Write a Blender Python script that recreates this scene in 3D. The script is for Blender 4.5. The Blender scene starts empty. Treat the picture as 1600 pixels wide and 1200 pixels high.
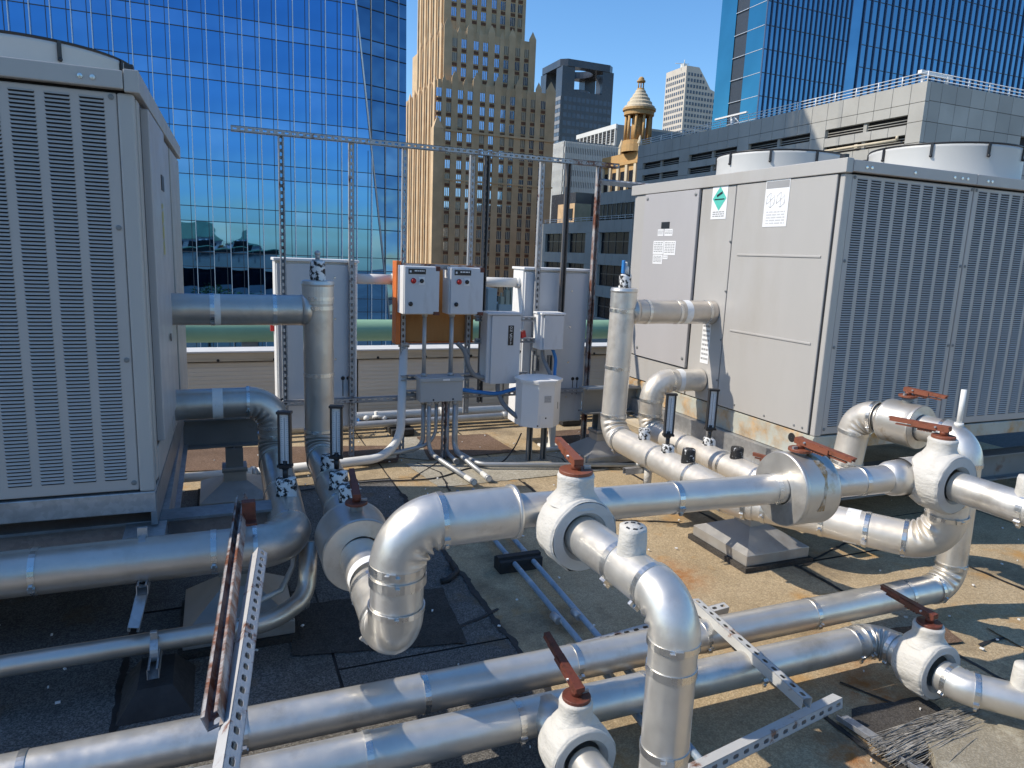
import bpy, bmesh, math, random
from mathutils import Vector, Matrix, noise
R = math.radians
SC = bpy.context.scene
COL = SC.collection
rnd = random.Random(7)

# ------------------------------------------------------------------ camera, sky, sun, exposure
cam = bpy.data.objects.new('camera', bpy.data.cameras.new('camera'))
COL.objects.link(cam)
SC.camera = cam
cam.data.sensor_width = 36.0
cam.data.lens = 24.75
cam.data.clip_start = 0.05
cam.data.clip_end = 3000
cx = Vector((0.923, -0.384, 0.040)).normalized()          # image right
cf = Vector((0.384, 0.905, -0.181)).normalized()           # viewing direction
cx = (cx - cf * cx.dot(cf)).normalized()
cu = cx.cross(cf)
M = Matrix((cx, cu, -cf)).transposed().to_4x4()
M.translation = Vector((0, 0, 1.75))
cam.matrix_world = M

SUN_TRAVEL = Vector((1.0, -0.31, -1.0)).normalized()
SUN_EL = math.asin(-SUN_TRAVEL.z)
SUN_AZ = math.atan2(-SUN_TRAVEL.x, -SUN_TRAVEL.y)           # from +Y towards +X
W = bpy.data.worlds.new("World")
SC.world = W
W.use_nodes = True
wn = W.node_tree
bg = wn.nodes['Background']
sky = wn.nodes.new('ShaderNodeTexSky')
sky.sky_type = 'NISHITA'
sky.sun_disc = False
sky.sun_elevation = SUN_EL
sky.sun_rotation = SUN_AZ
sky.altitude = 0
sky.air_density = 1.0
sky.dust_density = 0.3
sky.ozone_density = 3.0
hs = wn.nodes.new('ShaderNodeHueSaturation')
hs.inputs['Saturation'].default_value = 1.22
wn.links.new(sky.outputs[0], hs.inputs['Color'])
wn.links.new(hs.outputs[0], bg.inputs['Color'])
bg.inputs['Strength'].default_value = 0.15
sl = bpy.data.lights.new('sun', 'SUN')
sl.energy = 3.6
sl.angle = R(0.5)
sl.color = (1.0, 0.91, 0.78)
so = bpy.data.objects.new('sun', sl)
COL.objects.link(so)
so.rotation_euler = SUN_TRAVEL.to_track_quat('-Z', 'Y').to_euler()
so.location = (-30, 10, 60)
SC.view_settings.view_transform = 'Standard'
SC.view_settings.look = 'None'
SC.view_settings.exposure = 0.44
SC.view_settings.gamma = 1.0
SC.view_settings.use_curve_mapping = False
SC.cycles.max_bounces = 8
SC.cycles.use_adaptive_sampling = True
SC.cycles.use_denoising = True

# ------------------------------------------------------------------ mesh builder
class MB:
    """collects shapes; build() links them as ONE mesh object"""
    def __init__(s): s.v = []; s.f = []; s.sm = []; s.mi = []
    def add(s, vs, fs, smooth=False, mi=0):
        o = len(s.v); s.v += [Vector(p) for p in vs]
        for f in fs:
            s.f.append([i + o for i in f]); s.sm.append(smooth); s.mi.append(mi)
        return s
    def box(s, a, b, mi=0):
        (x0, y0, z0), (x1, y1, z1) = [(min(a[i], b[i])) for i in range(3)], [(max(a[i], b[i])) for i in range(3)]
        return s.add([(x0,y0,z0),(x1,y0,z0),(x1,y1,z0),(x0,y1,z0),(x0,y0,z1),(x1,y0,z1),(x1,y1,z1),(x0,y1,z1)],
                     [(0,3,2,1),(4,5,6,7),(0,1,5,4),(1,2,6,5),(2,3,7,6),(3,0,4,7)], mi=mi)
    def rbox(s, a, b, r=0.006, seg=2, mi=0):
        bm = bmesh.new(); bmesh.ops.create_cube(bm, size=1)
        c = [(a[i]+b[i])/2 for i in range(3)]; d = [abs(b[i]-a[i]) for i in range(3)]
        for v in bm.verts: v.co = Vector((c[0]+v.co.x*d[0], c[1]+v.co.y*d[1], c[2]+v.co.z*d[2]))
        r = min(r, min(d)*0.45)
        bmesh.ops.bevel(bm, geom=bm.edges[:], offset=r, segments=seg, affect='EDGES', profile=0.5)
        bm.verts.index_update()
        s.add([v.co.copy() for v in bm.verts], [[v.index for v in f.verts] for f in bm.faces], mi=mi)
        bm.free(); return s
    def obox(s, c, ax, ay, az, mi=0):
        """box from a centre and three half-extent vectors"""
        c = Vector(c); ax = Vector(ax); ay = Vector(ay); az = Vector(az)
        vs = [c+ax*i+ay*j+az*k for k in (-1,1) for (i,j) in ((-1,-1),(1,-1),(1,1),(-1,1))]
        return s.add(vs, [(0,3,2,1),(4,5,6,7),(0,1,5,4),(1,2,6,5),(2,3,7,6),(3,0,4,7)], mi=mi)
    def quad(s, p, mi=0): return s.add(p, [tuple(range(len(p)))], mi=mi)
    def prism(s, poly, z0, z1, mi=0):
        n = len(poly)
        vs = [(x,y,z0) for x,y in poly] + [(x,y,z1) for x,y in poly]
        return s.add(vs, [tuple(range(n-1,-1,-1)), tuple(range(n,2*n))] + [(i,(i+1)%n,n+(i+1)%n,n+i) for i in range(n)], mi=mi)
    def sweep(s, pts, rad, seg=24, caps=True, mod=None, up=None, mi=0):
        """round tube along pts; rad number or list; mod(i, t, ang) scales the radius"""
        pts = [Vector(p) for p in pts]; n = len(pts)
        rads = rad if isinstance(rad, (list, tuple)) else [rad]*n
        tang = []
        for i in range(n):
            a = pts[max(i-1,0)]; b = pts[min(i+1,n-1)]
            tang.append((b-a).normalized())
        t0 = tang[0]
        u = Vector(up) if up is not None else (Vector((0,0,1)) if abs(t0.z) < 0.9 else Vector((1,0,0)))
        u = (u - t0*u.dot(t0)).normalized()
        vs = []; fs = []
        for i in range(n):
            t = tang[i]; u = (u - t*u.dot(t)).normalized(); w = t.cross(u)
            for k in range(seg):
                a = 2*math.pi*k/seg
                r = rads[i]*(mod(i, i/(n-1), a) if mod else 1)
                vs.append(pts[i]+(u*math.cos(a)+w*math.sin(a))*r)
        for i in range(n-1):
            for k in range(seg):
                k2 = (k+1) % seg
                fs.append((i*seg+k, i*seg+k2, (i+1)*seg+k2, (i+1)*seg+k))
        s.add(vs, fs, True, mi)
        if caps:
            o = len(s.v) - len(vs)
            s.f.append([o+k for k in range(seg-1,-1,-1)]); s.sm.append(False); s.mi.append(mi)
            s.f.append([o+(n-1)*seg+k for k in range(seg)]); s.sm.append(False); s.mi.append(mi)
        return s
    def cyl(s, a, b, r, seg=20, r2=None, mi=0): return s.sweep([a,b], [r, r if r2 is None else r2], seg, mi=mi)
    def lathe(s, c, axis, prof, seg=40, smooth=True, mi=0, jit=None, close=True):
        """profile [(radius, along)] spun about axis through c"""
        c = Vector(c); t = Vector(axis).normalized()
        u = Vector((0,0,1)) if abs(t.z) < 0.9 else Vector((1,0,0))
        u = (u - t*u.dot(t)).normalized(); w = t.cross(u)
        vs = []
        for r, h in prof:
            for k in range(seg):
                a = 2*math.pi*k/seg
                p = c + t*h + (u*math.cos(a)+w*math.sin(a))*r
                vs.append(jit(p, r, h, a) if jit else p)
        n = len(prof)
        s.add(vs, [(i*seg+k, i*seg+(k+1)%seg, (i+1)*seg+(k+1)%seg, (i+1)*seg+k) for i in range(n-1) for k in range(seg)], smooth, mi)
        return s
    def sphere(s, c, r, seg=12, rings=7, sc=(1,1,1), mi=0):
        prof = [(max(1e-4, math.sin(math.pi*i/rings)), -math.cos(math.pi*i/rings)) for i in range(rings+1)]
        vs = []; c = Vector(c)
        for pr, h in prof:
            for k in range(seg):
                a = 2*math.pi*k/seg
                vs.append(c+Vector((pr*math.cos(a)*r*sc[0], pr*math.sin(a)*r*sc[1], h*r*sc[2])))
        return s.add(vs, [(i*seg+k, i*seg+(k+1)%seg, (i+1)*seg+(k+1)%seg, (i+1)*seg+k) for i in range(rings) for k in range(seg)], True, mi)
    def mesh(s, name, mats, org=(0,0,0), auto=None):
        me = bpy.data.meshes.new(name); o = Vector(org)
        me.from_pydata([tuple(v-o) for v in s.v], [], s.f)
        me.polygons.foreach_set('use_smooth', s.sm)
        me.polygons.foreach_set('material_index', s.mi)
        for m in (mats if isinstance(mats, (list, tuple)) else [mats]): me.materials.append(m)
        me.update()
        return me
ORG = {}
def link(name, me, parent=None, loc=(0,0,0)):
    o = bpy.data.objects.new(name, me); COL.objects.link(o)
    if parent: o.parent = parent
    o.location = loc
    return o
def part(name, mb, mats, parent, label=None, kind=None):
    """mb in world coordinates; child of parent"""
    o = link(name, mb.mesh(name, mats, ORG[parent.name]), parent)
    ORG[o.name] = ORG[parent.name]
    if label: o['label'] = label
    if kind: o['kind'] = kind
    return o
def pieces(name, me, parent, locs, kind=None):
    """many alike parts sharing one mesh, placed at world locations"""
    org = Vector(ORG[parent.name])
    for p in locs:
        o = bpy.data.objects.new(name, me); COL.objects.link(o); o.parent = parent
        o.location = Vector(p) - org
def tag(o, label, cat, group=None):
    o['label'] = label; o['category'] = cat
    if group: o['group'] = group
    return o
def thing(name, label, cat, loc, group=None):
    o = bpy.data.objects.new(name, None); COL.objects.link(o); o.location = loc; o.empty_display_size = 0.1
    ORG[o.name] = tuple(loc)
    return tag(o, label, cat, group)
def solo(name, mb, mats, label, cat, loc=None, group=None):
    if loc is None:
        n = len(mb.v); loc = (sum(v.x for v in mb.v)/n, sum(v.y for v in mb.v)/n, min(v.z for v in mb.v))
    o = link(name, mb.mesh(name, mats, loc), None, loc); ORG[o.name] = tuple(loc)
    return tag(o, label, cat, group)
def struct(name, mb, mats, kind='structure'):
    o = link(name, mb.mesh(name, mats)); o['kind'] = kind; ORG[o.name] = (0,0,0)
    return o

# ------------------------------------------------------------------ materials
def newmat(name):
    m = bpy.data.materials.new(name); m.use_nodes = True
    nt = m.node_tree; b = nt.nodes['Principled BSDF']
    return m, nt, b
def N(nt, t, **k):
    n = nt.nodes.new(t)
    for a, v in k.items():
        if a in n.inputs: n.inputs[a].default_value = v
        else: setattr(n, a, v)
    return n
def noise_fac(nt, scale, detail=4, rough=0.55, lo=0.35, hi=0.65, coord='Object', stretch=None):
    tc = N(nt, 'ShaderNodeTexCoord'); src = tc.outputs[coord]
    if stretch:
        mp = N(nt, 'ShaderNodeMapping'); mp.inputs['Scale'].default_value = stretch
        nt.links.new(src, mp.inputs[0]); src = mp.outputs[0]
    n = N(nt, 'ShaderNodeTexNoise', Scale=scale, Detail=detail, Roughness=rough)
    nt.links.new(src, n.inputs['Vector'])
    r = N(nt, 'ShaderNodeMapRange'); r.inputs['From Min'].default_value = lo; r.inputs['From Max'].default_value = hi
    nt.links.new(n.outputs['Fac'], r.inputs['Value'])
    return r.outputs[0], n
def mix(nt, fac, a, b):
    m = N(nt, 'ShaderNodeMix'); m.data_type = 'RGBA'
    for sock, val in ((m.inputs[0], fac), (m.inputs[6], a), (m.inputs[7], b)):
        if isinstance(val, (int, float)): sock.default_value = val
        elif isinstance(val, (tuple, list)): sock.default_value = (*val[:3], 1)
        else: nt.links.new(val, sock)
    return m.outputs[2]
def bump(nt, b, h, strength=0.3, dist=0.01, prev=None):
    n = N(nt, 'ShaderNodeBump', Strength=strength, Distance=dist)
    nt.links.new(h, n.inputs['Height'])
    if prev is not None: nt.links.new(prev, n.inputs['Normal'])
    nt.links.new(n.outputs[0], b.inputs['Normal'])
    return n.outputs[0]
def surf(name, col, rough=0.5, metal=0.0, var=0.12, vscale=3, dirt=None, dscale=2, dlo=0.55, dhi=0.75, bmp=0.0, bscale=40, bdist=0.003, stretch=None, rvar=0.1, spec=0.5):
    """general painted / bare surface: tone variation, optional dirt colour patches, fine relief"""
    m, nt, b = newmat(name)
    f, _ = noise_fac(nt, vscale, 5, 0.6, 0.3, 0.7, stretch=stretch)
    c = mix(nt, f, tuple(x*(1-var) for x in col), tuple(min(1, x*(1+var)) for x in col))
    if dirt:
        d, _ = noise_fac(nt, dscale, 7, 0.65, dlo, dhi, stretch=stretch)
        c = mix(nt, d, c, dirt)
    nt.links.new(c, b.inputs['Base Color'])
    b.inputs['Metallic'].default_value = metal
    b.inputs['Specular IOR Level'].default_value = spec
    rf, _ = noise_fac(nt, vscale*4, 4, 0.6, 0.3, 0.7)
    r = N(nt, 'ShaderNodeMapRange'); r.inputs['To Min'].default_value = max(0.03, rough-rvar); r.inputs['To Max'].default_value = min(1, rough+rvar)
    nt.links.new(rf, r.inputs['Value']); nt.links.new(r.outputs[0], b.inputs['Roughness'])
    if bmp:
        h, _ = noise_fac(nt, bscale, 4, 0.6, 0.2, 0.8, stretch=stretch)
        bump(nt, b, h, bmp, bdist)
    return m

def mat_jacket(name='aluminium_jacket', base=(0.73, 0.70, 0.64), rlo=0.33, rhi=0.50, metal=0.74):
    m, nt, b = newmat(name)
    f, _ = noise_fac(nt, 6, 6, 0.65, 0.3, 0.7)
    c = mix(nt, f, tuple(x*0.86 for x in base), base)
    s, _ = noise_fac(nt, 2.6, 8, 0.72, 0.53, 0.76)
    c = mix(nt, s, c, (0.43, 0.38, 0.31))
    nt.links.new(c, b.inputs['Base Color'])
    b.inputs['Metallic'].default_value = metal
    rf, _ = noise_fac(nt, 14, 5, 0.65, 0.25, 0.75)
    r = N(nt, 'ShaderNodeMapRange'); r.inputs['To Min'].default_value = rlo; r.inputs['To Max'].default_value = rhi
    nt.links.new(rf, r.inputs['Value']); nt.links.new(r.outputs[0], b.inputs['Roughness'])
    b.inputs['Coat Weight'].default_value = 0.55; b.inputs['Coat Roughness'].default_value = 0.08
    h1, _ = noise_fac(nt, 7, 2, 0.5, 0.2, 0.8)
    p = bump(nt, b, h1, 0.34, 0.014)
    h2, _ = noise_fac(nt, 160, 3, 0.6, 0.2, 0.8)
    bump(nt, b, h2, 0.06, 0.001, p)
    return m
def mat_peel(name='peeling_white_on_black'):
    m, nt, b = newmat(name)
    f, _ = noise_fac(nt, 30, 5, 0.7, 0.47, 0.50)
    c = mix(nt, f, (0.012, 0.012, 0.013), (0.74, 0.74, 0.72))
    nt.links.new(c, b.inputs['Base Color']); b.inputs['Roughness'].default_value = 0.6
    bump(nt, b, f, 0.6, 0.003)
    return m
def mat_peel2(name='black_mastic'):
    m, nt, b = newmat(name)
    f, _ = noise_fac(nt, 38, 5, 0.7, 0.585, 0.61)
    c = mix(nt, f, (0.010, 0.010, 0.011), (0.7, 0.7, 0.68))
    nt.links.new(c, b.inputs['Base Color']); b.inputs['Roughness'].default_value = 0.5
    h, _ = noise_fac(nt, 90, 4, 0.7, 0.3, 0.7)
    bump(nt, b, h, 0.7, 0.004)
    return m
def mat_rustpaint(name, paint, amt=(0.50, 0.62), rust=(0.16, 0.055, 0.022), scale=14, rough=0.55, metal=0.0):
    m, nt, b = newmat(name)
    f, _ = noise_fac(nt, scale, 8, 0.7, *amt)
    g, _ = noise_fac(nt, scale*3, 5, 0.7, 0.3, 0.7)
    r = mix(nt, g, tuple(x*0.5 for x in rust), tuple(x*1.5 for x in rust))
    p, _ = noise_fac(nt, 5, 4, 0.6, 0.3, 0.7)
    pc = mix(nt, p, tuple(x*0.85 for x in paint), paint)
    nt.links.new(mix(nt, f, pc, r), b.inputs['Base Color'])
    b.inputs['Roughness'].default_value = rough; b.inputs['Metallic'].default_value = metal
    bump(nt, b, g, 0.35, 0.002)
    return m
def mat_galv(name='galvanised_steel', base=(0.50, 0.51, 0.52), metal=0.7, rust=False, rough=0.45):
    m, nt, b = newmat(name)
    tc = N(nt, 'ShaderNodeTexCoord')
    v = N(nt, 'ShaderNodeTexVoronoi', Scale=55.0)
    nt.links.new(tc.outputs['Object'], v.inputs['Vector'])
    sep = N(nt, 'ShaderNodeSeparateColor'); nt.links.new(v.outputs['Color'], sep.inputs[0])
    c = mix(nt, sep.outputs[0], tuple(x*0.82 for x in base), base)
    d, _ = noise_fac(nt, 5, 6, 0.65, 0.5, 0.75)
    c = mix(nt, d, c, tuple(x*0.6 for x in base))
    if rust:
        d, _ = noise_fac(nt, 9, 8, 0.7, 0.56, 0.66)
        c = mix(nt, d, c, (0.13, 0.05, 0.025))
    nt.links.new(c, b.inputs['Base Color'])
    b.inputs['Metallic'].default_value = metal; b.inputs['Roughness'].default_value = rough
    return m
def mat_granules(name, c1, c2, stain=None, s_lo=0.52, s_hi=0.7, s_scale=0.9, speck=0.55, stain2=None, spots=()):
    """mineral surfaced roofing: fine grains, blotches and stains"""
    m, nt, b = newmat(name)
    g, gn = noise_fac(nt, 150, 3, 0.7, 0.40, 0.60)
    v, _ = noise_fac(nt, 60, 5, 0.8, 0.48, 0.66)
    c = mix(nt, g, c1, c2)
    c = mix(nt, v, c, tuple((a+b_)/2*speck for a, b_ in zip(c1, c2)))
    w, _ = noise_fac(nt, 2.2, 6, 0.65, 0.35, 0.7)
    c2n = N(nt, 'ShaderNodeMix'); c2n.data_type = 'RGBA'; c2n.blend_type = 'MULTIPLY'
    nt.links.new(w, c2n.inputs[0]); nt.links.new(c, c2n.inputs[6]); c2n.inputs[7].default_value = (0.76, 0.74, 0.70, 1)
    c = c2n.outputs[2]
    if stain:
        s, _ = noise_fac(nt, s_scale, 7, 0.68, s_lo, s_hi)
        c = mix(nt, s, c, stain)
    if stain2:
        s, _ = noise_fac(nt, s_scale*2.3, 6, 0.6, 0.58, 0.72)
        c = mix(nt, s, c, stain2)
    for sx, sy, sr in spots:
        tc = N(nt, 'ShaderNodeTexCoord'); dn = N(nt, 'ShaderNodeVectorMath', operation='DISTANCE'); dn.inputs[1].default_value = (sx, sy, 0.01)
        nt.links.new(tc.outputs['Object'], dn.inputs[0])
        mr = N(nt, 'ShaderNodeMapRange'); mr.inputs['From Min'].default_value = sr; mr.inputs['From Max'].default_value = sr*0.25; nt.links.new(dn.outputs['Value'], mr.inputs['Value'])
        nf, _ = noise_fac(nt, 11, 5, 0.65, 0.32, 0.62)
        mm = N(nt, 'ShaderNodeMath', operation='MULTIPLY'); nt.links.new(mr.outputs[0], mm.inputs[0]); nt.links.new(nf, mm.inputs[1])
        c = mix(nt, mm.outputs[0], c, (0.36, 0.15, 0.045))
    nt.links.new(c, b.inputs['Base Color'])
    b.inputs['Roughness'].default_value = 0.92; b.inputs['Specular IOR Level'].default_value = 0.2
    p = bump(nt, b, g, 0.5, 0.003)
    bump(nt, b, w, 0.3, 0.02, p)
    return m
def mat_glass(name, tint, rough=0.02, wav=0.15, wscale=0.35, wdist=0.05, metal=1.0, blinds=0.0):
    """coated facade glass: mirror tinted by its coating, panes very slightly wavy"""
    m, nt, b = newmat(name)
    oi = N(nt, 'ShaderNodeObjectInfo')
    c = mix(nt, oi.outputs['Random'], tuple(x*0.90 for x in tint), tint)
    gt_ = N(nt, 'ShaderNodeMath', operation='GREATER_THAN'); gt_.inputs[1].default_value = 0.90; nt.links.new(oi.outputs['Random'], gt_.inputs[0])
    ml = N(nt, 'ShaderNodeMath', operation='MULTIPLY'); ml.inputs[1].default_value = 0.09; nt.links.new(gt_.outputs[0], ml.inputs[0])
    c = mix(nt, ml.outputs[0], c, (0.62, 0.70, 0.76))
    f, _ = noise_fac(nt, 0.12, 4, 0.6, 0.4, 0.7)
    c = mix(nt, f, c, tuple(x*0.8 for x in tint))
    nt.links.new(c, b.inputs['Base Color'])
    b.inputs['Metallic'].default_value = metal; b.inputs['Roughness'].default_value = rough
    if blinds:
        g2 = N(nt, 'ShaderNodeMath', operation='LESS_THAN'); g2.inputs[1].default_value = blinds; nt.links.new(oi.outputs['Random'], g2.inputs[0])
        g3 = N(nt, 'ShaderNodeMath', operation='SUBTRACT'); g3.inputs[0].default_value = 1.0; nt.links.new(g2.outputs[0], g3.inputs[1]); nt.links.new(g3.outputs[0], b.inputs['Metallic'])
        nt.links.new(mix(nt, g2.outputs[0], c, (0.30, 0.26, 0.20)), b.inputs['Base Color'])
    if wav:
        h, _ = noise_fac(nt, wscale, 1, 0.4, 0.0, 1.0)
        bump(nt, b, h, wav, wdist)
    return m

M_CASE   = surf('chiller_paint', (0.42, 0.405, 0.38), 0.42, var=0.05, vscale=1.5, dirt=(0.36, 0.33, 0.28), dscale=1.3, dlo=0.55, dhi=0.9, stretch=(1,1,0.35))
M_DOOR   = surf('chiller_door_paint', (0.42, 0.405, 0.40), 0.40, var=0.05, vscale=1.5, stretch=(1,1,0.3))
M_LOUVRE = surf('louvre_paint', (0.43, 0.405, 0.38), 0.45, var=0.05, vscale=2)
M_SHROUD = surf('fan_shroud_plastic', (0.50, 0.50, 0.48), 0.5, var=0.04)
M_DARK   = surf('dark_gap', (0.012, 0.012, 0.014), 0.8, var=0.1)
M_BLACK  = surf('black_plastic', (0.02, 0.02, 0.022), 0.4, var=0.1)
M_RAILR  = mat_rustpaint('rust_stained_rail', (0.46, 0.47, 0.41), (0.46, 0.66), (0.46, 0.24, 0.06), 3.0)
M_GALV   = mat_galv()
M_GALVD  = mat_galv('weathered_galvanised', (0.33, 0.34, 0.35), 0.6)
M_STRUT  = mat_galv('grey_painted_strut', (0.42, 0.43, 0.44), 0.35, True, 0.5)
M_STRUTR = mat_rustpaint('rusty_strut', (0.40, 0.39, 0.38), (0.42, 0.58), (0.15, 0.05, 0.022), 10)
M_STRUTD = mat_rustpaint('dark_bronze_strut', (0.13, 0.12, 0.11), (0.58, 0.70), (0.12, 0.05, 0.025), 9)
M_STRUTS = mat_rustpaint('rust_spotted_strut', (0.50, 0.50, 0.50), (0.56, 0.66), (0.15, 0.05, 0.022), 13)
M_STRUTW = mat_rustpaint('white_strut', (0.50, 0.50, 0.48), (0.57, 0.68), (0.18, 0.07, 0.03), 12)
M_JACK   = mat_jacket()
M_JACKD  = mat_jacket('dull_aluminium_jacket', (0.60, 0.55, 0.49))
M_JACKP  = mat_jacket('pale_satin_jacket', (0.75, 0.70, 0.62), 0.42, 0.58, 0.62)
M_BAND   = surf('band_metal', (0.70, 0.69, 0.66), 0.3, 0.95, var=0.08)
M_TAPE   = surf('white_tape', (0.78, 0.78, 0.76), 0.55, var=0.05, dirt=(0.45, 0.45, 0.42), dscale=14, dlo=0.6, dhi=0.75)
M_CANVAS = surf('white_canvas_mastic', (0.57, 0.55, 0.50), 0.6, var=0.07, vscale=5, dirt=(0.46, 0.41, 0.32), dscale=7, dlo=0.54, dhi=0.80, bmp=0.45, bscale=20, bdist=0.010, stretch=(1,1,2))
M_CANVG  = surf('grey_end_canvas', (0.50, 0.495, 0.47), 0.7, var=0.08, vscale=9, dirt=(0.36, 0.33, 0.28), dscale=9, dlo=0.55, dhi=0.8)
M_PEEL   = mat_peel()
M_MASTIC = mat_peel2()
M_LEVER  = mat_rustpaint('red_oxide_lever', (0.235, 0.072, 0.036), (0.52, 0.66), (0.13, 0.045, 0.022), 22)
M_LEVERD = mat_rustpaint('rusted_lever', (0.16, 0.042, 0.025), (0.45, 0.60), (0.09, 0.028, 0.015), 22)
M_DRUMR  = mat_rustpaint('rust_streaked_drum', (0.64, 0.61, 0.55), (0.58, 0.74), (0.30, 0.18, 0.06), 5, 0.42, 0.75)
M_RUBBER = surf('black_rubber', (0.025, 0.025, 0.026), 0.75, var=0.25, vscale=12, bmp=0.3)
M_STEELG = surf('grey_painted_steel', (0.20, 0.21, 0.21), 0.55, 0.2, var=0.15, vscale=4, dirt=(0.14, 0.07, 0.04), dscale=4, dlo=0.6, dhi=0.75)
M_REDST  = mat_rustpaint('red_primer_steel', (0.20, 0.05, 0.035), (0.5, 0.7), (0.10, 0.04, 0.02), 6)
M_HOOD   = surf('pedestal_sheet_metal', (0.40, 0.39, 0.37), 0.5, 0.45, var=0.15, vscale=4, dirt=(0.24, 0.20, 0.16), dscale=3, dlo=0.5, dhi=0.8)
M_ENCL   = surf('enclosure_grey', (0.58, 0.595, 0.61), 0.5, var=0.05, vscale=4, dirt=(0.33, 0.30, 0.27), dscale=3, dlo=0.6, dhi=0.9, stretch=(1,1,0.3))
M_ENCLW  = surf('enclosure_white', (0.78, 0.78, 0.765), 0.45, var=0.04, vscale=4, dirt=(0.45, 0.36, 0.28), dscale=4, dlo=0.66, dhi=0.9, stretch=(1,1,0.25))
M_JBOX   = surf('junction_box_grey', (0.41, 0.43, 0.435), 0.55, var=0.06)
M_COND   = surf('grey_conduit', (0.42, 0.43, 0.43), 0.45, 0.4, var=0.15, vscale=6)
M_CONDW  = surf('white_conduit', (0.72, 0.71, 0.67), 0.5, var=0.08, dirt=(0.45, 0.40, 0.32), dscale=5, dlo=0.6, dhi=0.8)
M_FLEX   = surf('flexible_conduit_grey', (0.21, 0.22, 0.23), 0.55, var=0.1, vscale=10)
M_BLUE   = surf('blue_cable', (0.03, 0.20, 0.52), 0.45, var=0.15, vscale=10)
M_BLUEC  = surf('blue_grey_conduit', (0.25, 0.33, 0.41), 0.5, var=0.2, vscale=8, dirt=(0.45, 0.47, 0.48), dscale=14, dlo=0.55, dhi=0.65)
M_ORANGE = surf('orange_paint', (0.62, 0.16, 0.03), 0.55, var=0.12, vscale=6)
M_PLY    = surf('orange_stained_board', (0.42, 0.20, 0.06), 0.65, var=0.2, vscale=3, dirt=(0.28, 0.11, 0.03), dscale=2.5, dlo=0.5, dhi=0.8, stretch=(1,1,0.3))
M_RED    = surf('red_plastic', (0.50, 0.02, 0.02), 0.35, var=0.1)
M_PAPER  = surf('white_label', (0.78, 0.78, 0.77), 0.5, var=0.03)
M_PRINT  = surf('grey_print', (0.30, 0.30, 0.30), 0.6, var=0.1)
M_LIGHTP = surf('pale_print', (0.55, 0.55, 0.55), 0.6, var=0.1)
M_TEAL   = surf('teal_print', (0.10, 0.52, 0.42), 0.5, var=0.05)
M_YELLOW = surf('yellow_print', (0.62, 0.55, 0.08), 0.5, var=0.1)
M_GREENT = surf('green_tube_paint', (0.27, 0.43, 0.27), 0.45, var=0.1, vscale=2)
M_WOODB  = surf('weathered_board', (0.52, 0.44, 0.32), 0.75, var=0.2, vscale=5, stretch=(0.3,1,6), dirt=(0.22, 0.16, 0.10), dscale=3, dlo=0.55, dhi=0.8)
M_COPING = surf('white_coping', (0.68, 0.67, 0.63), 0.5, var=0.08)
M_PARAP  = surf('ribbed_parapet_panel', (0.66, 0.60, 0.51), 0.8, var=0.08, vscale=4, dirt=(0.52, 0.47, 0.39), dscale=5, dlo=0.5, dhi=0.8, bmp=0.15, bscale=30, bdist=0.006, stretch=(0.05,1,2.5))
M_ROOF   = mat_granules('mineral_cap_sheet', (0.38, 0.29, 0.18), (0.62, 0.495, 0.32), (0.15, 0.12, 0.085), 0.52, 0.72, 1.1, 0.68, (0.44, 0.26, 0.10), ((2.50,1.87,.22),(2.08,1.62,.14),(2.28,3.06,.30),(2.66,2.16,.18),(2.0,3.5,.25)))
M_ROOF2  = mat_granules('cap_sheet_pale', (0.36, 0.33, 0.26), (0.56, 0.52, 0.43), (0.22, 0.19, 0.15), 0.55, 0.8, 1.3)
M_ROOFSHADE  = mat_granules('shade_toned_cap_sheet', (0.085, 0.082, 0.078), (0.26, 0.25, 0.235), (0.05, 0.047, 0.042), 0.54, 0.76, 1.0, 0.55, (0.17, 0.12, 0.07))  # darker copy of the cap sheet with the left chiller's shade in its colour
M_ROOFD  = mat_granules('dark_cap_sheet', (0.055, 0.050, 0.045), (0.115, 0.105, 0.095), (0.03, 0.028, 0.026), 0.5, 0.7, 1.5)
M_ROOFR  = mat_granules('rust_stained_roofing', (0.30, 0.13, 0.045), (0.52, 0.30, 0.13), (0.50, 0.40, 0.25), 0.45, 0.62, 5.0)
M_PAD    = mat_granules('brown_walkway_pad', (0.135, 0.085, 0.058), (0.29, 0.20, 0.145), (0.10, 0.065, 0.045), 0.5, 0.75, 2.0)
M_BITUM  = surf('bitumen_bleed', (0.022, 0.020, 0.019), 0.6, var=0.3, vscale=8, bmp=0.4, bscale=30)
M_SLAB   = mat_granules('concrete_slab', (0.27, 0.235, 0.17), (0.40, 0.36, 0.28), (0.50, 0.46, 0.36), 0.55, 0.66, 3.0, 0.8)
M_BRISTLE= surf('grey_wire', (0.34, 0.31, 0.26), 0.6, 0.0, var=0.6, vscale=30)
M_SKYDARK= surf('street_paving', (0.20, 0.19, 0.17), 0.9, var=0.3, vscale=0.05)
M_TREE   = surf('leaves', (0.07, 0.12, 0.03), 0.7, var=0.5, vscale=2)
M_BARK   = surf('bark', (0.10, 0.075, 0.05), 0.9, var=0.3, vscale=5)

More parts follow.
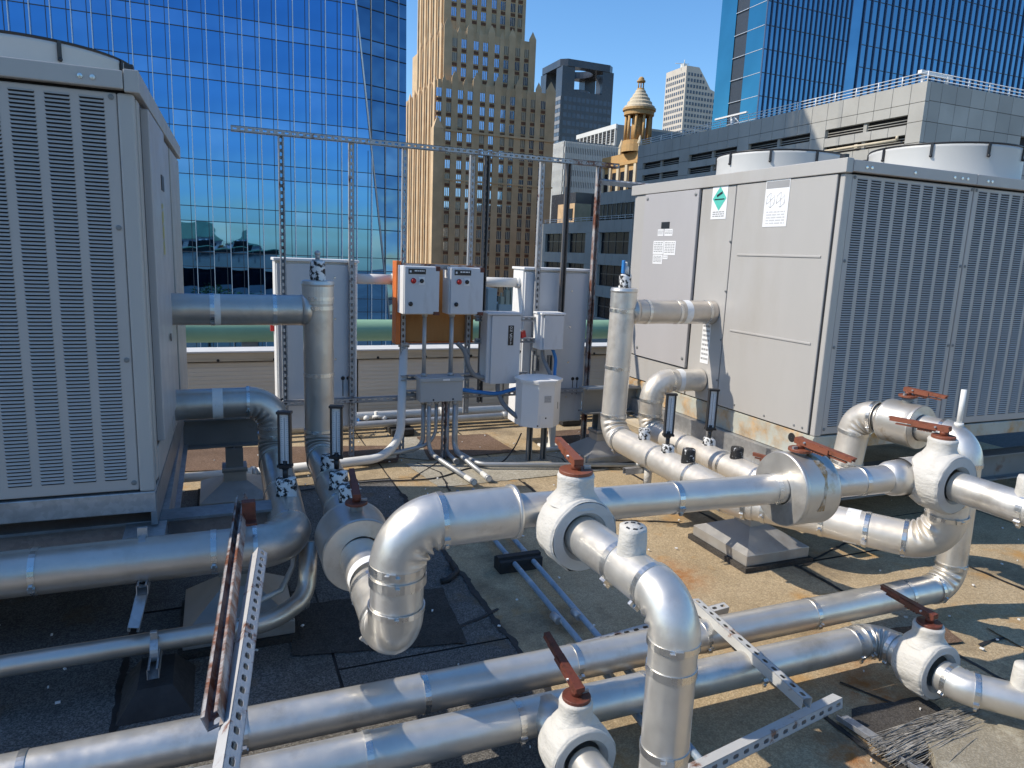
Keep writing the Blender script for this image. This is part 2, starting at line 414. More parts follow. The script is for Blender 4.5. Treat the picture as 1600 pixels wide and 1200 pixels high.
# ------------------------------------------------------------------ city materials
G_BLUE  = mat_glass('blue_coated_glass', (0.095, 0.275, 0.56), 0.015, 0.6, 0.35, 0.035)
G_SPAN  = mat_glass('blue_spandrel_glass', (0.085, 0.25, 0.52), 0.03, 0.5, 0.35, 0.03)
G_FACET = mat_glass('dark_blue_glass', (0.10, 0.19, 0.30), 0.02, 0.8, 0.45, 0.10)
G_B7    = mat_glass('deep_blue_glass', (0.17, 0.33, 0.45), 0.03, 0.4, 0.25, 0.08)
G_TEAL  = mat_glass('teal_glass', (0.10, 0.30, 0.36), 0.03, 0.4, 0.25, 0.06)
G_WIN   = mat_glass('window_glass', (0.36, 0.48, 0.68), 0.05, 0.3, 0.6, 0.03, blinds=0.28)
G_DARKW = surf('dark_window_glass', (0.018, 0.022, 0.030), 0.25, 0.0, var=0.5, vscale=0.6, spec=0.06)
M_FIN   = surf('pale_mullion', (0.62, 0.64, 0.66), 0.4, 0.5, var=0.05)
M_FIND  = surf('dark_mullion', (0.05, 0.06, 0.075), 0.4, 0.3, var=0.1)
M_FINB  = surf('blue_grey_fin', (0.08, 0.12, 0.20), 0.4, 0.3, var=0.1)
M_STONE = surf('tan_brick', (0.58, 0.42, 0.25), 0.85, var=0.16, vscale=0.25, dirt=(0.48, 0.335, 0.19), dscale=0.12, dlo=0.5, dhi=0.8, bmp=0.3, bscale=2.5, bdist=0.05)
M_SPAN  = surf('brown_spandrel', (0.16, 0.075, 0.04), 0.8, var=0.25, vscale=0.5)
M_CONC  = surf('grey_concrete_panel', (0.40, 0.395, 0.365), 0.8, var=0.10, vscale=0.3, dirt=(0.33, 0.32, 0.29), dscale=0.25, dlo=0.5, dhi=0.85, bmp=0.1, bscale=4)
M_CONC2 = surf('darker_concrete_panel', (0.34, 0.335, 0.31), 0.8, var=0.10, vscale=0.3)
M_RAILW = surf('white_railing', (0.75, 0.75, 0.74), 0.5, var=0.05)
M_DARKT = surf('dark_granite', (0.040, 0.043, 0.052), 0.25, 0.0, var=0.3, vscale=0.05)
M_DARKL = surf('grey_granite', (0.22, 0.22, 0.225), 0.5, var=0.15, vscale=0.08)
M_DARKG = surf('tower_strip_glass', (0.07, 0.085, 0.11), 0.15, var=0.3, vscale=0.2)
M_PALE  = surf('pale_limestone', (0.52, 0.47, 0.40), 0.8, var=0.08, vscale=0.1)
M_FINW  = surf('white_fin_concrete', (0.60, 0.60, 0.57), 0.7, var=0.08, vscale=0.1)
M_OCHRE = surf('ochre_terracotta', (0.52, 0.33, 0.14), 0.8, var=0.15, vscale=0.6, dirt=(0.36, 0.20, 0.08), dscale=0.6, dlo=0.5, dhi=0.8)
M_CREAM = surf('cream_terracotta', (0.60, 0.52, 0.38), 0.8, var=0.12, vscale=0.6)
M_TANBR = surf('pale_orange_brick', (0.55, 0.38, 0.22), 0.85, var=0.15, vscale=1.0)
M_GREENR= surf('green_copper_roof', (0.14, 0.24, 0.15), 0.7, var=0.2, vscale=0.5)
M_OWN   = surf('pale_facade_band', (0.62, 0.60, 0.54), 0.8, var=0.06, vscale=0.2)

# ------------------------------------------------------------------ street far below, own building
g = MB(); g.quad([(-900,-600,-16),(1500,-600,-16),(1500,1800,-16),(-900,1800,-16)]); struct('street_ground', g, M_SKYDARK)

own = thing('low_office_building', 'pale low building in window bands that carries the flat roof', 'building', (-3, -7, -16))
w = MB()
w.box((-40,-24,-16),(11,7.20,-0.30))
part('core', w, M_OWN, own)
w = MB()
for z0, z1 in ((-3.0,-0.35),(-8.0,-5.6),(-13.0,-10.6)): w.box((-40.05,7.20,z0),(11.05,7.55,z1))
part('facade_band', w, M_OWN, own)
w = MB()
for z0, z1 in ((-5.6,-3.0),(-10.6,-8.0)): w.box((-40,7.21,z0+0.02),(11,7.30,z1-0.02))
part('window_strip', w, G_DARKW, own)

def gable_house(label, x0, x1, y0, y1, z0, z1, zt, wallm, roofm):
    t = thing('rooftop_house', label, 'building', ((x0+x1)/2, (y0+y1)/2, z0))
    w = MB(); w.box((x0,y0,z0),(x1,y1,z1)); part('wall', w, wallm, t)
    r = MB(); d = 0.35*(y1-y0)
    vs = [(x0-.3,y0-.3,z1),(x1+.3,y0-.3,z1),(x1+.3,y1+.3,z1),(x0-.3,y1+.3,z1),(x0+d,y0+d,zt),(x1-d,y0+d,zt),(x1-d,y1-d,zt),(x0+d,y1-d,zt)]
    r.add(vs, [(3,2,1,0),(4,5,6,7),(0,1,5,4),(1,2,6,5),(2,3,7,6),(3,0,4,7)]); part('roof', r, roofm, t)
    w = MB()
    for k in range(int((x1-x0)/2.2)): w.box((x0+.7+k*2.2,y1,z0+1.0),(x0+1.9+k*2.2,y1+.06,z1-.6))
    part('window', w, G_DARKW, t)
gable_house('green hipped mansard house mirrored in the glass tower', -12, 2, -23, -13, -0.3, 3.2, 5.6, M_CONC, M_GREENR)
gable_house('ochre walled house mirrored at the left of the glass tower', -24, -14, -22, -13, -0.3, 4.2, 5.4, M_TANBR, M_CONC2)
gable_house('low green roofed block mirrored beside the mansard house', 3, 9.5, -22, -14, -0.3, 2.0, 3.4, M_CONC2, M_GREENR)

# ------------------------------------------------------------------ left glass tower
TY = 74.0
def xd(z): return 16.3 - 0.116*(z-0.2)
def clip(poly, f):
    out = []
    for i in range(len(poly)):
        a, b = poly[i], poly[(i+1) % len(poly)]; fa, fb = f(a), f(b)
        if fa >= 0: out.append(a)
        if (fa >= 0) != (fb >= 0):
            t = fa/(fa-fb); out.append((a[0]+(b[0]-a[0])*t, a[1]+(b[1]-a[1])*t))
    return out
t1 = thing('glass_tower', 'blue mirror glass tower with pale mullions and a slanting facet', 'tower', (-10, TY, -16))
w = MB(); w.box((-60,80.5,-16),(18.8,141,60)); part('core', w, M_FIND, t1)
w = MB(); w.box((-60,74.12,-16),(3.0,80.5,60)); part('slab_edge', w, M_FIND, t1)
FL = [3.66+4.23*k for k in range(-5, 14)]
vis = []; rest = MB()
for z in FL:
    for h0, h1, kind in ((0, 1.36, 's'), (1.36, 4.23, 'v')):
        for k in range(-40, 13):
            x0, x1 = 1.5*k+.03, min(1.5*k+1.47, 18.87)
            z0, z1 = z+h0+.03, z+h1-.03
            p = clip([(x0,z0),(x1,z0),(x1,z1),(x0,z1)], lambda q: xd(q[1])-.06-q[0])
            if len(p) < 3: continue
            inview = (-17.5 < x0) and z0 > -11 and z1 < 29
            full = len(p) == 4 and abs(p[1][0]-x1) < 1e-6 and abs(p[2][0]-x1) < 1e-6
            if inview: vis.append((kind, full, p, x0, z0, x1, z1))
            else: rest.quad([(x, TY, zz) for x, zz in p])
npane = 0
base_mesh = {}
vis.sort(key=lambda q: 0 if q[0] == 'v' else 1)
for kind, full, p, x0, z0, x1, z1 in vis:
    if npane >= 296:
        rest.quad([(x, TY, zz) for x, zz in p]); continue
    npane += 1
    if full:
        key = kind
        if key not in base_mesh:
            b = MB(); hx, hz = (x1-x0)/2, (z1-z0)/2
            b.quad([(-hx,0,-hz),(hx,0,-hz),(hx,0,hz),(-hx,0,hz)]); base_mesh[key] = b.mesh('pane', G_BLUE if kind == 'v' else G_SPAN)
        o = link('pane', base_mesh[key], t1, Vector(((x0+x1)/2, TY, (z0+z1)/2)) - Vector(ORG[t1.name]))
        o.rotation_euler = (R(rnd.gauss(0,.11)), 0, R(rnd.gauss(0,.11)))
    else:
        b = MB(); b.quad([(x, TY, zz) for x, zz in p]); part('pane', b, G_BLUE, t1)
part('pane_field', rest, G_BLUE, t1, kind='stuff')
fin = MB(); fin.box((-.03,-.30,-16),(.03,.05,61)); fm = fin.mesh('mullion', M_FIN, (0,0,0))
for k in range(-13, 3): pieces('mullion', fm, t1, [(1.5*k, TY, 0)])
jn = MB(); jn.box((-.028,-.06,-16),(.028,.05,61)); jm = jn.mesh('fin_reflection', M_FIND, (0,0,0))  # added dark strip, painted reflection of each fin's shaded side
for k in range(-13, 3): pieces('fin_reflection', jm, t1, [(1.5*k-.36, TY, 0)])
rest = MB()
for k in range(-40, -13): rest.box((1.5*k-.035,TY-.16,-16),(1.5*k+.035,TY+.05,61))
part('mullion_field', rest, M_FIN, t1, kind='stuff')
for k in range(3, 13):
    zt = min(61, 0.2+(16.3-1.5*k)/0.116)
    if zt > -15:
        b = MB(); b.box((1.5*k-.03,TY-.30,-16),(1.5*k+.035,TY+.05,zt)); part('mullion', b, M_FIN, t1)
        b = MB(); b.box((1.5*k-.388,TY-.06,-16),(1.5*k-.332,TY+.05,zt)); part('fin_reflection', b, M_FIND, t1)
for z in FL:
    for h in (0, 1.36):
        x1 = min(18.8, xd(z+h))
        b = MB(); b.box((-60,TY-.05,z+h-.035),(x1-.05,TY+.04,z+h+.035)); part('transom', b, M_FIND, t1)
# facet
def fac(x, z): return TY + 0.35*(x-xd(z)) + 0.02
for z in FL:
    if z+4.2 < -14: continue
    for h0, h1 in ((0, 1.36), (1.36, 4.23)):
        for k in range(3, 13):
            x0, x1 = 1.5*k+.03, min(1.5*k+1.47, 18.86)
            if x0 > 18.8: continue
            p = clip([(x0,z+h0+.03),(x1,z+h0+.03),(x1,z+h1-.03),(x0,z+h1-.03)], lambda q: q[0]-xd(q[1])-.06)
            if len(p) < 3: continue
            b = MB(); b.quad([(x, fac(x,zz), zz) for x, zz in p]); part('facet_pane', b, G_FACET, t1)
        x0 = max(xd(z+h0), -60)
        b = MB(); a0 = Vector((x0, fac(x0,z+h0)-.05, z+h0)); a1 = Vector((18.86, fac(18.86,z+h0)-.05, z+h0))
        b.sweep([a0, a1], .045, 4); part('facet_transom', b, M_FIND, t1)
for k in range(5, 13):
    x = 1.5*k; zs = max(-15, 0.2+(16.3-x)/0.116)
    b = MB(); b.sweep([(x, fac(x,zs)-.08, zs), (x, fac(x,61)-.08, 61)], .05, 4); part('facet_mullion', b, M_FIN, t1)
b = MB(); b.sweep([(xd(-16), TY-.10, -16), (xd(61), TY-.10, 61)], .09, 6); part('facet_edge', b, M_FIN, t1)
b = MB(); b.quad([(18.88,fac(18.88,-16),-16),(18.88,141,-16),(18.88,141,61),(18.88,fac(18.88,61),61)]); part('side_glass', b, G_FACET, t1)

# ------------------------------------------------------------------ tan setback tower
t2 = thing('setback_tower', 'tan brick art deco tower with setbacks and vertical piers', 'tower', (67, 190, -16))
def unit_box(name, mat, d):
    b = MB(); b.box((-d[0]/2,-d[1]/2,-d[2]/2),(d[0]/2,d[1]/2,d[2]/2)); return b.mesh(name, mat)
wb = MB(); wb.quad([(-.66,0,-.98),(.66,0,-.98),(.66,0,.98),(-.66,0,.98)]); win_front = wb.mesh('window', G_WIN)
wb = MB(); wb.quad([(0,-.66,-1),(0,.66,-1),(0,.66,1),(0,-.66,1)]); win_side = wb.mesh('window', G_WIN)
bar = MB()
for x in (-.22,.22): bar.box((x-.045,-.10,-1),(x+.045,-.02,1))
bar.box((-.66,-.09,-.05),(.66,-.03,.05))
bar_front = bar.mesh('window_bars', M_CREAM)
span_front = unit_box('spandrel', M_SPAN, (1.34,.3,.72)); span_side = unit_box('spandrel', M_SPAN, (.3,1.36,1.28))
core = MB(); piers = MB(); stuffw = MB(); stuffs = MB()
core.box((51.6,175.32,-16),(82.9,212,43)); core.box((53.9,177.82,43),(77.8,209,55.5)); core.box((54.4,179.82,55.5),(75.4,206,130))
part('core', core, M_STONE, t2)
nwin = [0]
def pier_front(x0, x1, y, z0, z1, d=0.36, tip=True):
    b = MB(); b.box((x0,y,z0),(x1,y+d,z1))
    if tip:
        xm = (x0+x1)/2; h = (x1-x0)/2
        b.add([(x0,y,z1),(x1,y,z1),(x1,y+d,z1),(x0,y+d,z1),(xm,y+.25,z1+1.0+h)], [(0,1,4),(1,2,4),(2,3,4),(3,0,4)])
    part('pier', b, M_STONE, t2)
def pier_side(x, y0, y1, z0, z1, d=0.6):
    b = MB(); b.box((x,y0,z0),(x+d,y1,z1)); ym = (y0+y1)/2
    b.add([(x,y0,z1),(x+d,y0,z1),(x+d,y1,z1),(x,y1,z1),(x+.2,ym,z1+1.4)], [(0,1,4),(1,2,4),(2,3,4),(3,0,4)])
    part('pier', b, M_STONE, t2)
def bays_front(cs, y, z0, z1, zp, fl=3.35, off=0.0, xl=None, xr=None):
    """cs window centres; piers fill between; floors of windows and spandrels"""
    edges = [c-.67 for c in cs] + [c+.67 for c in cs]; edges.sort()
    xs = [xl] + edges + [xr]
    for i in range(0, len(xs), 2):
        if xs[i+1]-xs[i] > 0.1: pier_front(xs[i], xs[i+1], y, z0, zp + (0.5 if xs[i+1]-xs[i] > 1.5 else -0.6), tip=True)
    n = int((z1-z0)/fl)
    for k in range(n):
        zc = z1 - 1.5 - off - k*fl
        for c in cs:
            if zc > -9 and nwin[0] < 230:
                pieces('window', win_front, t2, [(c, y+.26, zc)])
                o = pieces('window_bars', bar_front, t2, [(c, y+.55, zc)]) if False else None
                nwin[0] += 1
                pieces('spandrel', span_front, t2, [(c, y+.34, zc-1.67)])
                for x in (-.22,.22): stuffw.box((c+x-.06,y+.16,zc-1),(c+x+.06,y+.25,zc+1))
            elif zc > -16:
                stuffs.quad([(c-.66,y+.26,zc-1),(c+.66,y+.26,zc-1),(c+.66,y+.26,zc+1),(c-.66,y+.26,zc+1)])
bays_front([51.9,54.4,57.4,59.9,63.2,65.7,68.8,71.3,74.5,77.0,79.9], 175.0, -16, 41.5, 43.2, xl=51.2, xr=83.3)
bays_front([56.4,58.8,62.0,64.5,67.6,70.1,73.2,75.7], 177.5, 43, 54.0, 55.6, xl=53.6, xr=78.2)
bays_front([56.6,59.0,62.0,64.4,67.2,69.6,72.3,74.3], 179.5, 55.5, 75, 76, xl=54.0, xr=75.8)
nside = 0
for xx, y0, z0, z1, ny in ((51.0,176,-16,42,6),(53.3,179,43,55,5),(53.8,181,55.5,76,5)):
    yy = y0
    for j in range(ny):
        pier_side(xx, yy, yy+1.5, z0, z1+.8); pier_side(xx, yy+2.9, yy+3.4, z0, z1-.5)
        for k in range(int((z1-z0)/3.35)):
            zc = z1-1.8-k*3.35
            if zc < -9: continue
            if nside < 70:
                pieces('window', win_side, t2, [(xx+.45, yy+2.2, zc)]); nside += 1
            else: stuffs.quad([(xx+.45,yy+1.54,zc-1),(xx+.45,yy+2.86,zc-1),(xx+.45,yy+2.86,zc+1),(xx+.45,yy+1.54,zc+1)])
            pieces('spandrel', span_side, t2, [(xx+.47, yy+2.2, zc-1.67)])
        yy += 4.8
part('window_field', stuffs, G_WIN, t2, kind='stuff'); part('window_bar_field', stuffw, M_CREAM, t2, kind='stuff')
b = MB()                                                     # corner turrets and ledges
for x, y, z in ((51.4,175.2,30.5),(50.7,174.6,31.5)):
    b.box((x-.3,y-.5,-16),(x+2.2,y+1.8,z)); b.add([(x-.3,y-.5,z),(x+2.2,y-.5,z),(x+2.2,y+1.8,z),(x-.3,y+1.8,z),(x+.9,y+.6,z+3)], [(0,1,4),(1,2,4),(2,3,4),(3,0,4)])
b.box((53.4,174.7,31.0),(83.5,175.1,31.5)); b.box((53.4,174.75,19.3),(83.5,175.1,19.7))
part('corner_turret', b, M_STONE, t2)

# ------------------------------------------------------------------ dark tower with an open crown
t3 = thing('crowned_tower', 'dark granite tower with an open roof crown and disc', 'tower', (211, 415, -16))
b = MB(); b.box((194.2,400.3,-16),(229.1,431,99.5)); part('shaft', b, M_DARKT, t3)
for x0, x1, y0, y1 in ((194.2,202.5,400.3,408.5),(221.5,229.1,400.3,408.5),(194.2,202.5,423,431),(221.5,229.1,423,431)):
    b = MB(); b.box((x0,y0,99.5),(x1,y1,113)); part('crown_pier', b, M_DARKT, t3)
b = MB(); n = 28; o = [(211.6,415.6)]
cx0, cy0, rr = 211.6, 415.6, 10.0
ring = [(cx0+rr*math.cos(2*math.pi*k/n), cy0+rr*math.sin(2*math.pi*k/n)) for k in range(n)]
def sq(a):
    c, s_ = math.cos(a), math.sin(a); m_ = max(abs(c), abs(s_)); return (cx0+17.9*c/m_, cy0+15.9*s_/m_)
outr = [sq(2*math.pi*k/n) for k in range(n)]
for z in (113, 117):
    vs = [(x,y,z) for x,y in ring]+[(x,y,z) for x,y in outr]
    b.add(vs, [(k,(k+1)%n,n+(k+1)%n,n+k) for k in range(n)])
b.add([(x,y,113) for x,y in outr]+[(x,y,117) for x,y in outr], [(k,(k+1)%n,n+(k+1)%n,n+k) for k in range(n)])
b.add([(x,y,113) for x,y in ring]+[(x,y,117) for x,y in ring], [(k,(k+1)%n,n+(k+1)%n,n+k) for k in range(n)])
part('crown_roof', b, M_DARKT, t3)
b = MB(); b.lathe((211.6,415.6,99.5),(0,0,1),[(8.6,0),(8.6,3),(7.5,3),(7.5,0)],32); part('drum_wall', b, M_DARKL, t3)
for k in range(22):                                           # sun side: window strips in pale granite
    z = 96 - k*4.6
    b = MB(); b.box((193.9,400.6,z-2.2),(194.2,430.6,z)); part('granite_band', b, M_DARKL, t3)
b = MB()
for k in range(22):
    for j in range(8):
        z = 96-k*4.6; b.box((194.0,401+3.7*j,z-4.4),(194.19,404.2+3.7*j,z-2.3))
part('window_strip', b, M_DARKG, t3, kind='stuff')
b = MB()
for k in range(22):
    z = 96-k*4.6
    for j in range(11):
        b.quad([(196+3*j,400.26,z-2.6),(198.3+3*j,400.26,z-2.6),(198.3+3*j,400.26,z),(196+3*j,400.26,z)])
part('front_window', b, M_DARKG, t3, kind='stuff')

# ------------------------------------------------------------------ far pale tower with a sloped roof
t6 = thing('sloped_roof_tower', 'far pale office tower with square windows and stepped slope', 'tower', (340, 475, -16))
b = MB()
poly = [(326.7,-16),(360,-16),(360,128),(353.8,128.7),(349.6,130),(344,137),(338,144),(326.7,144)]
n = len(poly)
b.add([(x,464,z) for x,z in poly]+[(x,490,z) for x,z in poly], [tuple(range(n)), tuple(range(2*n-1,n-1,-1))]+[(i,n+i,n+(i+1)%n,(i+1)%n) for i in range(n)])
part('shaft', b, M_PALE, t6)
b = MB()
for k in range(24):
    z = 139.5-k*4.1
    for j in range(9): b.box((326.5,465.6+2.7*j,z-2.2),(326.69,467.1+2.7*j,z))
    for j in range(11):
        x = 328.5+2.7*j
        if z < 143-max(0,(x-337))*1.15: b.box((x,463.8,z-2.2),(x+1.5,463.99,z))
part('window', b, M_DARKG, t6, kind='stuff')
b = MB(); b.box((328,470,144),(331,474,147)); b.cyl((330,472,147),(330,472,150),.3,6); b.cyl((322,472,146.5),(334,472,147.5),.25,6)
part('roof_hoist', b, M_FINW, t6)

# ------------------------------------------------------------------ louvred grey block and white finned block
t4 = thing('louvred_block', 'grey block with black louvres behind the cupola', 'building', (175, 290, -16))
b = MB(); b.box((160.4,274.8,-16),(200,311,58)); part('wall', b, M_CONC2, t4)
for j in range(10):
    b = MB(); y = 275.2+3.55*j; b.box((159.9,y,-16),(160.4,y+.6,57)); part('pilaster', b, M_FINW, t4)
b = MB(); b.box((159.8,274.6,56.3),(160.6,311,58.2)); part('roof_band', b, M_FINW, t4)
b = MB()
for j in range(10):
    for k in range(5): b.box((160.2,276.0+3.55*j,51+k*1.05),(160.39,278.6+3.55*j,51.7+k*1.05))
    for z in (45.5, 40.5, 35.5): b.box((160.2,276.0+3.55*j,z),(160.39,278.6+3.55*j,z+3.2))
part('louvre', b, M_DARK, t4, kind='stuff')
b = MB(); b.box((168,274.6,44),(199,274.79,57)); part('front_glass', b, M_DARKG, t4)
t4b = thing('finned_block', 'white block of thin vertical fins below the dark tower', 'building', (140, 270, -16))
b = MB(); b.box((125.2,253,-16),(158,285,45.5)); part('wall', b, M_DARKG, t4b)
b = MB()
for j in range(42): b.box((124.7,253.2+.76*j,-16),(125.2,253.55+.76*j,45))
for j in range(43): b.box((125.2+.76*j,252.5,-16),(125.55+.76*j,253,45))
part('fin', b, M_FINW, t4b, kind='stuff')
for k in range(9):
    b = MB(); z = 43.5-k*4.2; b.box((124.9,253,z-.4),(125.25,285,z+1.6)); b.box((125.2,252.7,z-.4),(158,253,z+1.6)); part('floor_band', b, M_FINW, t4b)

# ------------------------------------------------------------------ cupola building
t5 = thing('cupola_building', 'ochre building topped by a round columned cupola', 'building', (110, 176, -16))
b = MB(); b.box((106.9,170.1,-16),(125,190,27.5)); b.box((106.3,169.5,27.5),(125,190.5,28.4)); part('wall', b, M_OCHRE, t5)
b = MB(); b.box((106.7,169.9,28.4),(125,190.2,30.6)); part('parapet', b, M_OCHRE, t5)
for y in (171.5,176,180.5,185,189):
    b = MB(); b.box((106.4,y-.6,16),(106.9,y+.6,27.4)); part('pilaster', b, M_CREAM, t5)
for y in (173.7,178.2,182.7,187):
    b = MB(); b.box((106.7,y-1.1,17),(106.89,y+1.1,25.8)); part('window', b, G_DARKW, t5)
cxx, cyy = 108.5, 174.5
for x, y in ((107.2,171),(107.2,180.5)):
    b = MB(); b.box((x-.6,y-.6,30.6),(x+.6,y+.6,32.2)); b.lathe((x,y,32.2),(0,0,1),[(.6,0),(.85,.5),(.5,1.3),(.25,2.2),(.02,2.6)],12); part('urn', b, M_CREAM, t5)
b = MB(); b.lathe((cxx,cyy,30.6),(0,0,1),[(4.2,0),(4.2,2.0),(4.0,2.0),(4.0,3.0),(.1,3.0)],24,False); part('drum', b, M_OCHRE, t5)
for k in range(10):
    a = 2*math.pi*k/10+.2
    b = MB(); b.sweep([(cxx+3.4*math.cos(a),cyy+3.4*math.sin(a),33.6),(cxx+3.4*math.cos(a),cyy+3.4*math.sin(a),40.4)],[.42,.36],10); part('column', b, M_OCHRE, t5)
b = MB(); b.cyl((cxx,cyy,33.6),(cxx,cyy,40.4),1.6,14); part('inner_core', b, M_OCHRE, t5)
b = MB(); b.lathe((cxx,cyy,40.2),(0,0,1),[(3.2,0),(4.1,.1),(4.1,1.1),(4.5,1.3),(4.5,1.9),(4.0,2.0)],30,False); part('entablature', b, M_OCHRE, t5)
b = MB(); pr = []
for k, (r0, z0) in enumerate(((4.2,42.1),(3.4,43.2),(2.75,44.2),(2.1,45.1),(1.5,46.0))): pr += [(r0,z0-40),(r0*.98,z0-40+.55),(r0*.82,z0-40+.95)]
b.lathe((cxx,cyy,40),(0,0,1),pr+[(1.0,6.8)],26,False); part('stepped_dome', b, M_CREAM, t5)
b = MB(); b.cyl((cxx,cyy,46.6),(cxx,cyy,47.4),1.0,12)
for k in range(6):
    a = math.pi*k/3; b.cyl((cxx+.75*math.cos(a),cyy+.75*math.sin(a),47.4),(cxx+.75*math.cos(a),cyy+.75*math.sin(a),49),.18,6)
b.cyl((cxx,cyy,49),(cxx,cyy,49.4),1.15,12); b.sphere((cxx,cyy,49.6),.85,10,6); part('lantern', b, M_OCHRE, t5)

for o in (t5,):
    o.scale = (.9,.9,.9); o.location = (99.0, 158.4, -14.2)
# ------------------------------------------------------------------ right glass tower
t7 = thing('blue_glass_tower', 'deep blue glass tower with dark fins and a teal corner', 'tower', (120, 125, -16))
b = MB(); b.box((94.7,111.1,-16),(172,123.4,150)); part('core', b, M_FIND, t7)
b = MB(); b.quad([(94.4,110.8,-16),(94.4,115.6,-16),(94.4,115.6,150),(94.4,110.8,150)]); b.quad([(94.4,119.2,-16),(94.1,123.5,-16),(94.1,123.5,150),(94.4,119.2,150)]); part('teal_glass', b, G_TEAL, t7)
b = MB(); b.box((94.55,115.6,-16),(94.68,119.2,150)); part('recess', b, M_FIND, t7)
b = MB(); b.quad([(94.4,110.8,-16),(114.8,110.8,-16),(114.8,110.8,150),(94.4,110.8,150)]); part('glass_field', b, G_B7, t7)
b = MB(); b.quad([(118.1,110.8,-16),(172,110.8,-16),(172,110.8,150),(118.1,110.8,150)]); part('glass_field', b, G_B7, t7)
b = MB(); b.quad([(114.8,111.0,-16),(118.1,110.85,-16),(118.1,110.85,150),(114.8,111.0,150)]); part('notch_glass', b, G_B7, t7)
f1 = MB(); f1.box((-.07,-.26,-16),(.07,0,150)); fm1 = f1.mesh('fin', M_FINB)
pieces('fin', fm1, t7, [(94.4+1.2*k, 110.79, 0) for k in range(18)])
f2 = MB(); f2.box((-.07,-.30,-16),(.07,0,150)); fm2 = f2.mesh('fin', M_FINB)
pieces('fin', fm2, t7, [(118.1+1.86*k, 110.79, 0) for k in range(29)])
f3 = MB(); f3.box((94.4,110.74,-.05),(172,110.79,.05)); 
for k in range(22):
    b = MB(); z = 8+k*4.1; b.box((94.4,110.72,z-.06),(114.8,110.79,z+.06)); b.box((118.1,110.72,z-.06),(172,110.79,z+.06)); part('floor_line', b, M_FIND, t7)
    b = MB(); b.box((94.32,110.9,z-.05),(94.39,115.5,z+.05)); b.box((94.3,115.6,z-.05),(94.5,119.2,z+.05)); part('floor_line', b, M_FIN, t7)

# ------------------------------------------------------------------ panelled parking garage
t8 = thing('parking_garage', 'grey panelled parking garage with long dark slots and roof rails', 'garage', (66, 70, -16))
b = MB(); b.box((60.3,48.5,-16),(110,95.6,18.0)); part('core', b, M_DARK, t8)
X0 = 59.7
def pan_x(y0, y1, z0, z1, d=0.5, m=M_CONC, proud=0.0):
    b = MB(); b.box((X0-proud,y0+.025,z0+.025),(X0+d,y1-.025,z1-.025)); part('panel', b, m, t8)
cols = [47.9, 49.5]
yy = 49.5
bays = [(49.5,59.2),(61.3,71.0),(73.0,82.7),(84.9,94.0)]
ys = [47.9]
for a, c in bays: ys += [a+(c-a)*k/5 for k in range(6)]
ys += [95.6]
for i in range(len(ys)-1):
    y0, y1 = ys[i], ys[i+1]; inbay = any(a-.01 <= y0 and y1 <= c+.01 for a, c in bays)
    pan_x(y0, y1, 16.85, 18.6)
    if inbay:
        pan_x(y0, y1, 15.88, 16.85); pan_x(y0, y1, 14.12, 15.02); pan_x(y0, y1, 12.3, 13.35)
        pan_x(y0, y1, 10.5, 11.4); pan_x(y0, y1, 7.0, 9.2)
    else:
        for z0, z1 in ((15.15,16.85),(13.3,15.15),(11.4,13.3),(9.2,11.4),(7.0,9.2)): pan_x(y0, y1, z0, z1)
    pan_x(y0, y1, 2.0, 7.0); pan_x(y0, y1, -16, 2.0)
b = MB()
for a, c in bays:
    for z in (15.02, 13.35, 11.4):
        b.cyl((X0+.35,a,z+.25),(X0+.35,c,z+.25),.05,6); b.cyl((X0+.35,a,z+.5),(X0+.35,c,z+.5),.05,6); b.box((X0+.2,(a+c)/2-.2,z),(X0+.5,(a+c)/2+.2,z+.9))
part('slot_rail', b, M_CONC2, t8)
b = MB(); b.cyl((X0-.18,50.2,13.75),(X0-.18,58.8,13.70),.13,8); b.cyl((X0-.18,50.2,13.75),(X0-.18,50.2,14.1),.13,8); b.box((X0-.25,54.6,13.55),(X0,55.0,13.9)); part('drain_pipe', b, M_CREAM, t8)
nx = 26
for i in range(nx):
    x0, x1 = X0+.0+1.98*i, X0+1.98*(i+1)
    if i == 0: x0 = X0+.5
    for z0, z1 in ((16.95,18.6),(15.15,16.95),(13.3,15.15),(11.5,13.3),(8,11.5),(-16,8)):
        if i in (7,8,9) and z1 in (15.15,): continue
        b = MB(); b.box((x0+.025,47.9,z0+.025),(x1-.025,48.4,z1-.025)); part('panel', b, M_CONC2 if rnd.random() < .5 else M_CONC, t8)
b = MB(); b.box((60.2,48.4,-16),(110,48.5,18.1)); part('joint_backing', b, M_DARK, t8)
rl = thing('roof_railing', 'white pipe railing along the top of the parking garage', 'railing', (60, 70, 18.6))
b = MB()
for z in (18.85,19.15,19.45):
    b.cyl((60.0,48.2,z),(60.0,95.4,z),.045,6)
part('rail', b, M_RAILW, rl)
b = MB()
for z in (18.85,19.15,19.45): b.cyl((60.0,48.2,z),(110,48.2,z),.045,6)
part('rail', b, M_RAILW, rl)
pm = MB(); pm.cyl((0,0,18.55),(0,0,19.5),.05,6); pmm = pm.mesh('post', M_RAILW)
pieces('post', pmm, rl, [(60.0,48.2+2.62*k,0) for k in range(19)] + [(62.6+2.9*k,48.2,0) for k in range(16)])
hoist = thing('roof_hoist', 'white davit beam standing behind the garage roof corner', 'hoist', (62, 50, 18.1))
b = MB(); b.box((60.6,49.4,19.6),(64.8,49.8,19.95)); b.box((61.0,49.5,18.0),(61.25,49.7,19.6)); b.box((64.2,49.5,18.0),(64.45,49.7,19.6)); part('beam', b, M_RAILW, hoist)
h2 = thing('roof_hoist', 'pale blue davit boom on the shaded far end of the garage roof', 'hoist', (62, 76, 18.1))
